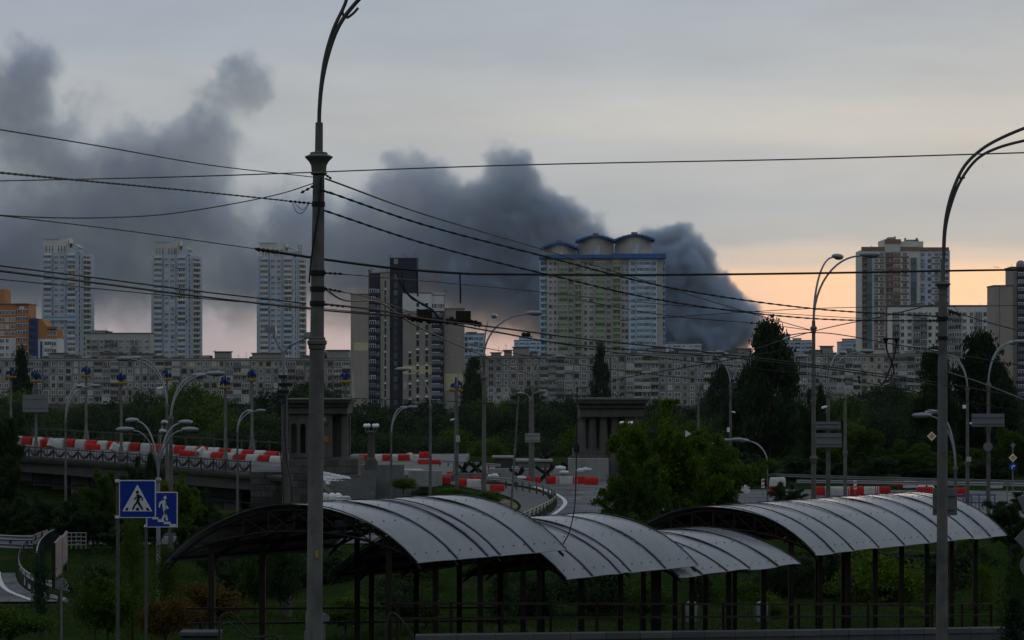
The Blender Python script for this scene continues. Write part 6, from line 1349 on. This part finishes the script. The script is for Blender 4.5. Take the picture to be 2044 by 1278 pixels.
T('poplar', 'dark treetop behind the slender lamp above the big tree', 'poplar', 5, L_pop, 1440, 600, 735, 60)
T('leafy_tree', 'big bright green leafy tree in the middle right', 'near', 11, L_bright, 1318, 118, 806, 255, base_y=1130, rot=.4); T('leafy_tree', 'leafy tree crowding the right half of the big bright one', 'near', 12, L_mid, 1415, 122, 846, 220, base_y=1110, rot=1.0); T('leafy_tree', 'low leafy tree under the big bright one at its left', 'near', 13, L_mid, 1262, 112, 890, 160, base_y=1120)
T('leafy_tree', 'dark tree cut by the left edge above the bridge end', 'near', 11, L_dark, 4, 150, 805, 110, rot=2.0, base_y=1010); T('leafy_tree', 'dark tree at the left edge under the bridge', 'near', 12, L_dark, -6, 140, 900, 120, base_y=1090); T('leafy_tree', 'dark tree rising before the bridge railing left of the twin armed lamps', 'near', 13, L_dark, 288, 150, 902, 90, base_y=1060)
for i, (px, D, yt, w, lm, by, lb) in enumerate(((70,135,985,130,L_dark,1090,'dark shrubby tree under the left end of the bridge'), (150,130,978,120,L_dark,1090,'dark tree left of the crossing sign, under the bridge'), (215,128,935,110,L_mid,1085,'green tree above the crossing sign'), (355,126,944,110,L_bright,1090,'bright green tree right of the stair sign'), (265,122,1000,120,L_dark,1100,'dark bush behind the crossing sign'), (400,132,975,80,L_dark,1085,'dark bush under the bridge right of the stair sign'), (500,128,1010,90,L_dark,1090,'dark bush behind the leftmost canopy'), (150,122,1020,100,L_dark,1100,'dark bush above the poster boards'), (20,128,990,110,L_dark,1095,'dark bush at the left edge behind the slip road'), (185,120,1010,120,L_dark,1105,'dark tree filling the gap left of the crossing sign'), (310,118,1015,110,L_dark,1105,'dark tree behind the stair sign'), (440,120,1020,100,L_dark,1105,'dark tree left of the leftmost canopy tip'), (375,110,1040,90,L_mid,1110,'green bush right of the sign posts, at the cross road'), (240,112,1045,100,L_dark,1110,'dark bush right below the crossing sign'))):
    T('shrub_tree', lb, 'near', (11,12,13)[i % 3], lm, px, D, yt, w, base_y=by)
T('shrub', 'green bush on the mound behind the leftmost canopy', 'shrub', 21, L_mid, 975, 150, 978, 60, base_y=1012, cat='shrub'); T('shrub', 'low bush on the slope left of the plaza footway', 'shrub', 22, L_dark, 850, 152, 972, 80, base_y=1000, cat='shrub'); T('shrub', 'bush at the foot of the pavilion stair', 'shrub', 21, L_mid, 805, 160, 953, 60, base_y=985, cat='shrub'); T('shrub', 'low green bush on the grass mound right of the stair', 'shrub', 22, L_mid, 905, 150, 975, 90, base_y=1005, cat='shrub')
# right side trees before the guard rail
for i, (px, D, yt, w, lm, by, lb) in enumerate(((1700,215,840,150,L_mid,985,'bushy flowering tree between the panels and the second big pole'), (1780,225,872,150,L_mid,985,'bushy tree left of the amber diamond sign'), (1625,220,765,80,L_dark,985,'narrow tree behind the tall two armed lamp'), (1600,205,900,120,L_dark,990,'dark bush below the tall poplar'), (1860,230,880,140,L_mid,985,'bushy tree behind the second big pole'), (1940,225,890,150,L_dark,985,'dark bush below the broad poplar'), (2020,215,845,150,L_mid,985,'bushy tree behind the signs at the right edge'), (1500,200,900,130,L_dark,985,'dark bush behind the small bending lamp'), (1570,140,962,80,L_dark,1040,'dark bush left of the barrier row'), (2015,115,985,130,L_dark,1110,'dark bush right of the long canopy'), (1780,190,970,60,L_mid,990,'low bush beside the barrier row'), (1650,200,915,110,L_dark,982,'dark bush behind the post with two panels'), (1740,204,905,120,L_dark,982,'dark bush behind the delineator post'), (1830,205,915,120,L_dark,982,'dark bush behind the red and white barrels'), (1900,206,905,110,L_mid,982,'green bush right of the second big pole, beyond the rail'), (1985,204,910,120,L_dark,982,'dark bush under the wide grey panel'), (1545,196,930,100,L_dark,985,'dark bush at the foot of the tall poplar'), (1475,190,940,90,L_dark,985,'dark bush between arched hut and small lamp'))):
    T('shrub_tree', lb, 'near', (11,12,13)[i % 3], lm, px, D, yt, w, base_y=by)
# behind and below the canopies
for i, (px, D, yt, w, lm, by, kd, lb) in enumerate(((265,66,1050,110,L_mid,1290,'bigfeather','feathery sapling between the two sign posts'), (80,72,1085,55,L_con,1290,'feather','thin young conifer at the slip road bend'), (190,70,1120,110,L_dark,1300,'shrub','leafy shrub left of the crossing sign post'), (20,66,1210,140,L_mid,1300,'shrub','low shrub in the bottom left corner'), (330,70,1100,120,L_mid,1290,'bigfeather','feathery sapling right of the stair sign post'), (215,64,1160,120,L_mid,1300,'shrub','shrub in front of the sign posts'), (400,76,1160,170,L_rust,1290,'shrub','rusty brown shrub under the leftmost canopy'), (330,64,1190,120,L_rust,1300,'shrub','rusty shrub right of the sign posts'), (510,92,1090,80,L_mid,1250,'shrub','green shrub behind the leftmost canopy posts'), (560,90,1080,90,L_dark,1250,'shrub','dark shrub left of the big pole'), (690,84,1190,120,L_mid,1275,'shrub','low green shrub right of the big pole'), (800,86,1150,120,L_dark,1275,'shrub','dark shrub seen under the leftmost canopy, middle'), (850,88,1180,80,L_bright,1270,'shrub','bright low shrub under the leftmost canopy right end'), (1000,90,1120,130,L_dark,1270,'conifer','dark conifer behind the second canopy'), (1060,92,1150,120,L_dark,1270,'shrub','dark shrub under the second canopy, left'), (1190,92,1120,150,L_dark,1270,'shrub','dark shrub under the second canopy, middle'), (1290,94,1160,110,L_mid,1270,'shrub','green shrub under the second canopy, right'), (1400,96,1130,140,L_dark,1270,'conifer','dark conifer under the third canopy'), (1480,98,1160,120,L_mid,1265,'shrub','green shrub under the third canopy, right'), (1570,100,1120,130,L_dark,1265,'shrub','dark shrub between third and right canopy'), (1660,100,1095,140,L_dark,1265,'conifer','dark conifer below the left end of the right canopy'), (1765,98,1112,170,L_bright,1265,'shrub','bright green bush under the right canopy'), (1830,104,1130,120,L_mid,1262,'shrub','green bush left of the second big pole'), (1960,95,1130,120,L_bright,1270,'bigfeather','bright feathery tree right of the second big pole'), (1925,104,1100,140,L_dark,1265,'conifer','dark conifer right of the second big pole'), (2030,90,1080,120,L_dark,1275,'conifer','dark conifer at the right edge'), (2025,72,1185,130,L_con,1320,'conifer','blue green spruce in the bottom right corner'), (2040,84,1120,90,L_mid,1280,'bigfeather','feathery tree cut by the right edge'), (640,104,1100,160,L_dark,1215,'shrub','dark shrub behind the big pole on the grass'), (460,100,1110,110,L_dark,1215,'feather','thin dark sapling behind the leftmost canopy'))):
    T('shrub' if kd == 'shrub' else 'conifer' if kd == 'conifer' else 'sapling', lb, kd, 30 + i % 4, lm, px, D, yt, w, base_y=by, cat='shrub' if kd == 'shrub' else 'tree')
ru = random.Random(77)
for i in range(46):
    px = 430 + i*34 + ru.uniform(-14,14); D = ru.uniform(97, 119); yt = ru.uniform(1078, 1150) + (20 if 600 < px < 780 else 0)
    T('undergrowth_bush', 'dark bush in the undergrowth seen through the canopy posts', 'shrub', 30 + i % 4, ru.choice((L_dark, L_pop, L_mid, L_dark)), px, D, yt, ru.uniform(70,130), group='undergrowth behind the canopies', cat='shrub')
# small flowering tufts on the verge
for i, (px, y, lb) in enumerate(((700,1215,'small yellow green tuft right of the big pole'), (830,1205,'small yellow green tuft under the leftmost canopy'), (1820,1240,'small yellow tuft left of the second big pole'), (1545,1215,'small yellow green tuft under the third canopy'))):
    D = 92; T('tuft', lb, 'shrub', 30+i, L_yel, px, D, y-30, 60, base_y=y+40, cat='plant')
# roadside grass blades
def grass():
    rng = np.random.default_rng(5); n = 45000
    x = rng.uniform(-24, 26, n); y = rng.uniform(84, 122, n)
    keep = rng.uniform(size=n) < .9; x, y = x[keep], y[keep]
    z = np.array([gz(a, b) for a, b in zip(x, y)]); h = rng.uniform(.05, .18, len(x)); w = rng.uniform(.015, .035, len(x)); a = rng.uniform(0, 3.14, len(x)); lx, ly = rng.normal(size=len(x))*.08, rng.normal(size=len(x))*.08
    base = np.stack([x, y, z], 1); d = np.stack([np.cos(a)*w, np.sin(a)*w, 0*a], 1); tip = base + np.stack([lx, ly, h], 1)
    V = np.stack([base-d, base+d, tip], 1).reshape(-1, 3)
    o = link('grass', np_mesh('grass', V, np.arange(len(V)).reshape(-1,3), leafmat('grass_blade', (0.018,0.036,0.008), (0.045,0.08,0.016)))); o['kind'] = 'stuff'; tag(o, 'rough green grass on the verge behind the canopies', 'grass')
grass()
# ------------------------------------------------------------------ smoke: real drifting volume far behind the towers
def build_smoke():
    D = 2300.0; k = D / F
    # photo column, row, radius in px, weight, depth offset (m)
    puffs = [(1535,680,18,1.2,0),(1505,650,20,1,0),(1465,600,22,1,0),(1460,665,50,1.2,0),(1400,690,60,1.3,0),(1330,690,70,1.3,0),(1250,690,70,1.2,0),(1512,672,22,1,0),(1480,655,34,1,10),(1440,640,55,1,-10),(1420,600,50,1.1,0),(1380,560,60,1.1,10),(1350,520,48,1,-15),(1330,500,40,.9,0),(1300,545,70,1,10),(1370,650,75,1.2,0),(1290,640,80,1.2,20),
        (1440,585,34,1,0),(1395,520,36,.9,0),
        (1230,590,95,1.1,0),(1140,600,110,1.1,10),(1250,530,45,.8,0),(1330,600,80,1.1,0),
        (1130,415,38,.8,0),(1178,450,26,.7,10),(1095,440,48,.8,0),(1140,490,65,.85,0),(1200,520,55,.8,0),
        (1000,315,42,.75,0),(1040,335,34,.7,0),(1005,370,60,.8,0),(1040,430,75,.9,0),(950,410,55,.8,0),(865,330,40,.7,0),(815,335,42,.65,10),(840,385,65,.75,0),(780,370,48,.6,0),(900,460,90,.85,0),
        (800,470,100,.85,0),(1000,520,110,1,0),(880,560,110,1,0),(1050,600,80,.9,0),(740,560,100,.9,10),(950,620,70,.7,0),(650,520,110,.8,0),(560,500,100,.75,0),(620,420,60,.3,0),
        (490,135,52,.9,0),(465,165,55,.8,0),(512,165,36,.9,0),(425,205,52,.55,10),(490,205,36,.65,0),(385,245,50,.7,0),(425,270,48,.8,0),(350,290,60,.85,0),(395,310,60,.85,0),(300,320,70,.8,0),(260,350,60,.7,0),(430,340,52,.6,0),
        (350,370,85,.85,0),(240,400,90,.8,0),(430,420,70,.65,0),(160,400,80,.62,0),(60,370,85,.55,0),(300,470,110,.85,0),(420,500,100,.8,0),(160,500,110,.85,0),(40,490,100,.8,0),(480,560,90,.7,0),(60,590,100,.75,0),(230,570,100,.75,0),(350,600,80,.55,0),(-60,420,110,.7,0),(-60,560,110,.8,0),(100,650,90,.6,0),(300,650,90,.6,0),(500,640,90,.6,0),(680,640,80,.6,0),(820,650,70,.5,0),
        (60,135,58,.9,0),(15,160,70,.85,10),(20,240,70,.7,0),(100,330,70,.55,0),(60,100,40,.45,0),(150,250,80,.38,0),(230,290,70,.4,0),(120,200,60,.3,0),(560,380,80,.42,0),(640,460,70,.5,0),(700,420,60,.4,0),(95,120,34,.55,0),(40,200,55,.6,0),(190,185,44,.35,0),(130,290,70,.4,0),(250,230,50,.3,0),(40,280,70,.45,0),(500,270,60,.4,0),(-60,190,80,.6,0),(95,70,30,.35,0)]
    puffs = [(x, y, r*(1.04 if x > 1250 else 1.1), w*(1.9 if x > 1250 else 1.25 if x > 700 else 0.98), d) for x, y, r, w, d in puffs]
    X0, X1 = (-260-CX)*k, (1620-CX)*k; Z0, Z1 = CAMZ+(HY-770)*k, CAMZ+(HY-10)*k
    Y0, Y1 = D-80, D+80
    ng = bpy.data.node_groups.new('smoke_nodes', 'GeometryNodeTree')
    ng.interface.new_socket('Geometry', in_out='INPUT', socket_type='NodeSocketGeometry'); ng.interface.new_socket('Geometry', in_out='OUTPUT', socket_type='NodeSocketGeometry')
    N = ng.nodes.new; L = ng.links.new
    out = N('NodeGroupOutput'); pos = N('GeometryNodeInputPosition')
    def vm(op, a, b=None, sc=None):
        n = N('ShaderNodeVectorMath'); n.operation = op
        for i, v in enumerate((a, b)):
            if v is None: continue
            if isinstance(v, (tuple, list)): n.inputs[i].default_value = v
            else: L(v, n.inputs[i])
        if sc is not None: n.inputs['Scale'].default_value = sc
        return n
    def mm(op, a, b=None, c=None):
        n = N('ShaderNodeMath'); n.operation = op
        for i, v in enumerate((a, b, c)):
            if v is None: continue
            if isinstance(v, (int, float)): n.inputs[i].default_value = v
            else: L(v, n.inputs[i])
        return n.outputs[0]
    def noise(scale, detail, rough=0.55, vec=None):
        n = N('ShaderNodeTexNoise'); n.inputs['Scale'].default_value = scale; n.inputs['Detail'].default_value = detail; n.inputs['Roughness'].default_value = rough
        L(vec or pos.outputs[0], n.inputs['Vector']); return n
    w1 = noise(0.016, 4, 0.55)
    off = vm('SCALE', vm('SUBTRACT', w1.outputs['Color'], (0.5, 0.5, 0.5)).outputs[0], None, 50.0)
    wp = vm('ADD', pos.outputs[0], off.outputs[0]).outputs[0]
    w2 = noise(0.055, 4, 0.6); off2 = vm('SCALE', vm('SUBTRACT', w2.outputs['Color'], (0.5, 0.5, 0.5)).outputs[0], None, 30.0); wp = vm('ADD', wp, off2.outputs[0]).outputs[0]
    total = None
    for px, py, r, w, dy in puffs:
        c = ((px-CX)*k, D+dy, CAMZ+(HY-py)*k); R = r*k*1.5
        d = vm('DISTANCE', wp, c).outputs['Value']
        q = mm('MULTIPLY', d, 1.0/R); q = mm('MULTIPLY', q, q); q = mm('SUBTRACT', 1.0, q); q = mm('MAXIMUM', q, 0.0); q = mm('MULTIPLY', q, q)
        total = mm('MULTIPLY', q, w) if total is None else mm('MULTIPLY_ADD', q, w, total)
    n2 = noise(0.034, 7, 0.62, wp); n3 = noise(0.11, 5, 0.6)
    f = mm('ADD', total, mm('ADD', mm('MULTIPLY', mm('SUBTRACT', n2.outputs['Fac'], 0.5), 1.9), mm('MULTIPLY', mm('SUBTRACT', n3.outputs['Fac'], 0.5), 0.9)))
    mr = N('ShaderNodeMapRange'); mr.interpolation_type = 'SMOOTHSTEP'; L(f, mr.inputs['Value']); mr.inputs['From Min'].default_value = 0.22; mr.inputs['From Max'].default_value = 1.3
    gate = mm('MINIMUM', mm('MULTIPLY', total, 6.0), 1.0)
    sp = N('ShaderNodeSeparateXYZ'); L(pos.outputs[0], sp.inputs[0])
    # thinner towards the ground on the left, thick over the fire on the right
    hz = N('ShaderNodeMapRange'); L(sp.outputs[2], hz.inputs['Value']); hz.inputs['From Min'].default_value = CAMZ+(HY-725)*k; hz.inputs['From Max'].default_value = CAMZ+(HY-570)*k
    hx = N('ShaderNodeMapRange'); L(sp.outputs[0], hx.inputs['Value']); hx.inputs['From Min'].default_value = (900-CX)*k; hx.inputs['From Max'].default_value = (1150-CX)*k
    thin = mm('MAXIMUM', mm('MULTIPLY_ADD', hz.outputs[0], 0.8, 0.2), hx.outputs[0])
    dens = mm('MULTIPLY', mm('MULTIPLY', mr.outputs['Result'], gate), thin)
    dens = mm('POWER', mm('MAXIMUM', dens, 0.0), 1.7)
    lx = N('ShaderNodeMapRange'); lx.interpolation_type = 'SMOOTHSTEP'; L(sp.outputs[0], lx.inputs['Value']); lx.inputs['From Min'].default_value = (760-CX)*k; lx.inputs['From Max'].default_value = (1400-CX)*k; lx.inputs['To Min'].default_value = 0.27; lx.inputs['To Max'].default_value = 1.0
    dens = mm('MULTIPLY', dens, lx.outputs[0])
    vc = N('GeometryNodeVolumeCube'); L(dens, vc.inputs['Density'])
    vc.inputs['Min'].default_value = (X0, Y0, Z0); vc.inputs['Max'].default_value = (X1, Y1, Z1)
    vc.inputs['Resolution X'].default_value = 460; vc.inputs['Resolution Y'].default_value = 56; vc.inputs['Resolution Z'].default_value = 190
    m = bpy.data.materials.new('smoke'); m.use_nodes = True; t = m.node_tree; t.nodes.clear()
    mo = t.nodes.new('ShaderNodeOutputMaterial'); pv = t.nodes.new('ShaderNodeVolumePrincipled')
    pv.inputs['Color'].default_value = (0.49, 0.60, 0.80, 1); pv.inputs['Density'].default_value = 0.15; pv.inputs['Anisotropy'].default_value = 0.1
    pv.inputs['Absorption Color'].default_value = (0.10, 0.14, 0.22, 1)
    t.links.new(pv.outputs[0], mo.inputs['Volume'])
    sm = N('GeometryNodeSetMaterial'); sm.inputs['Material'].default_value = m; L(vc.outputs[0], sm.inputs[0]); L(sm.outputs[0], out.inputs[0])
    mb = MB(); mb.box(X0, X1, Y0, Y1, Z0, Z1)
    o = mb.build('smoke', m); md = o.modifiers.new('smoke', 'NODES'); md.node_group = ng
    tag(o, 'dark blue grey smoke billowing across the sky behind the towers', 'smoke', kind='stuff')
build_smoke()

# ------------------------------------------------------------------ thin evening haze over the whole place
def build_haze():
    m = bpy.data.materials.new('haze'); m.use_nodes = True; t = m.node_tree; t.nodes.clear()
    mo = t.nodes.new('ShaderNodeOutputMaterial'); pv = t.nodes.new('ShaderNodeVolumePrincipled')
    pv.inputs['Color'].default_value = (0.80, 0.86, 0.94, 1); pv.inputs['Density'].default_value = 0.000016; pv.inputs['Anisotropy'].default_value = 0.0
    t.links.new(pv.outputs[0], mo.inputs['Volume'])
    mb = MB(); mb.box(-1705, 1705, -205, 3305, -13, 372); o = mb.build('haze', m); tag(o, 'thin evening haze lying over the whole place', 'haze', kind='stuff')
build_haze()
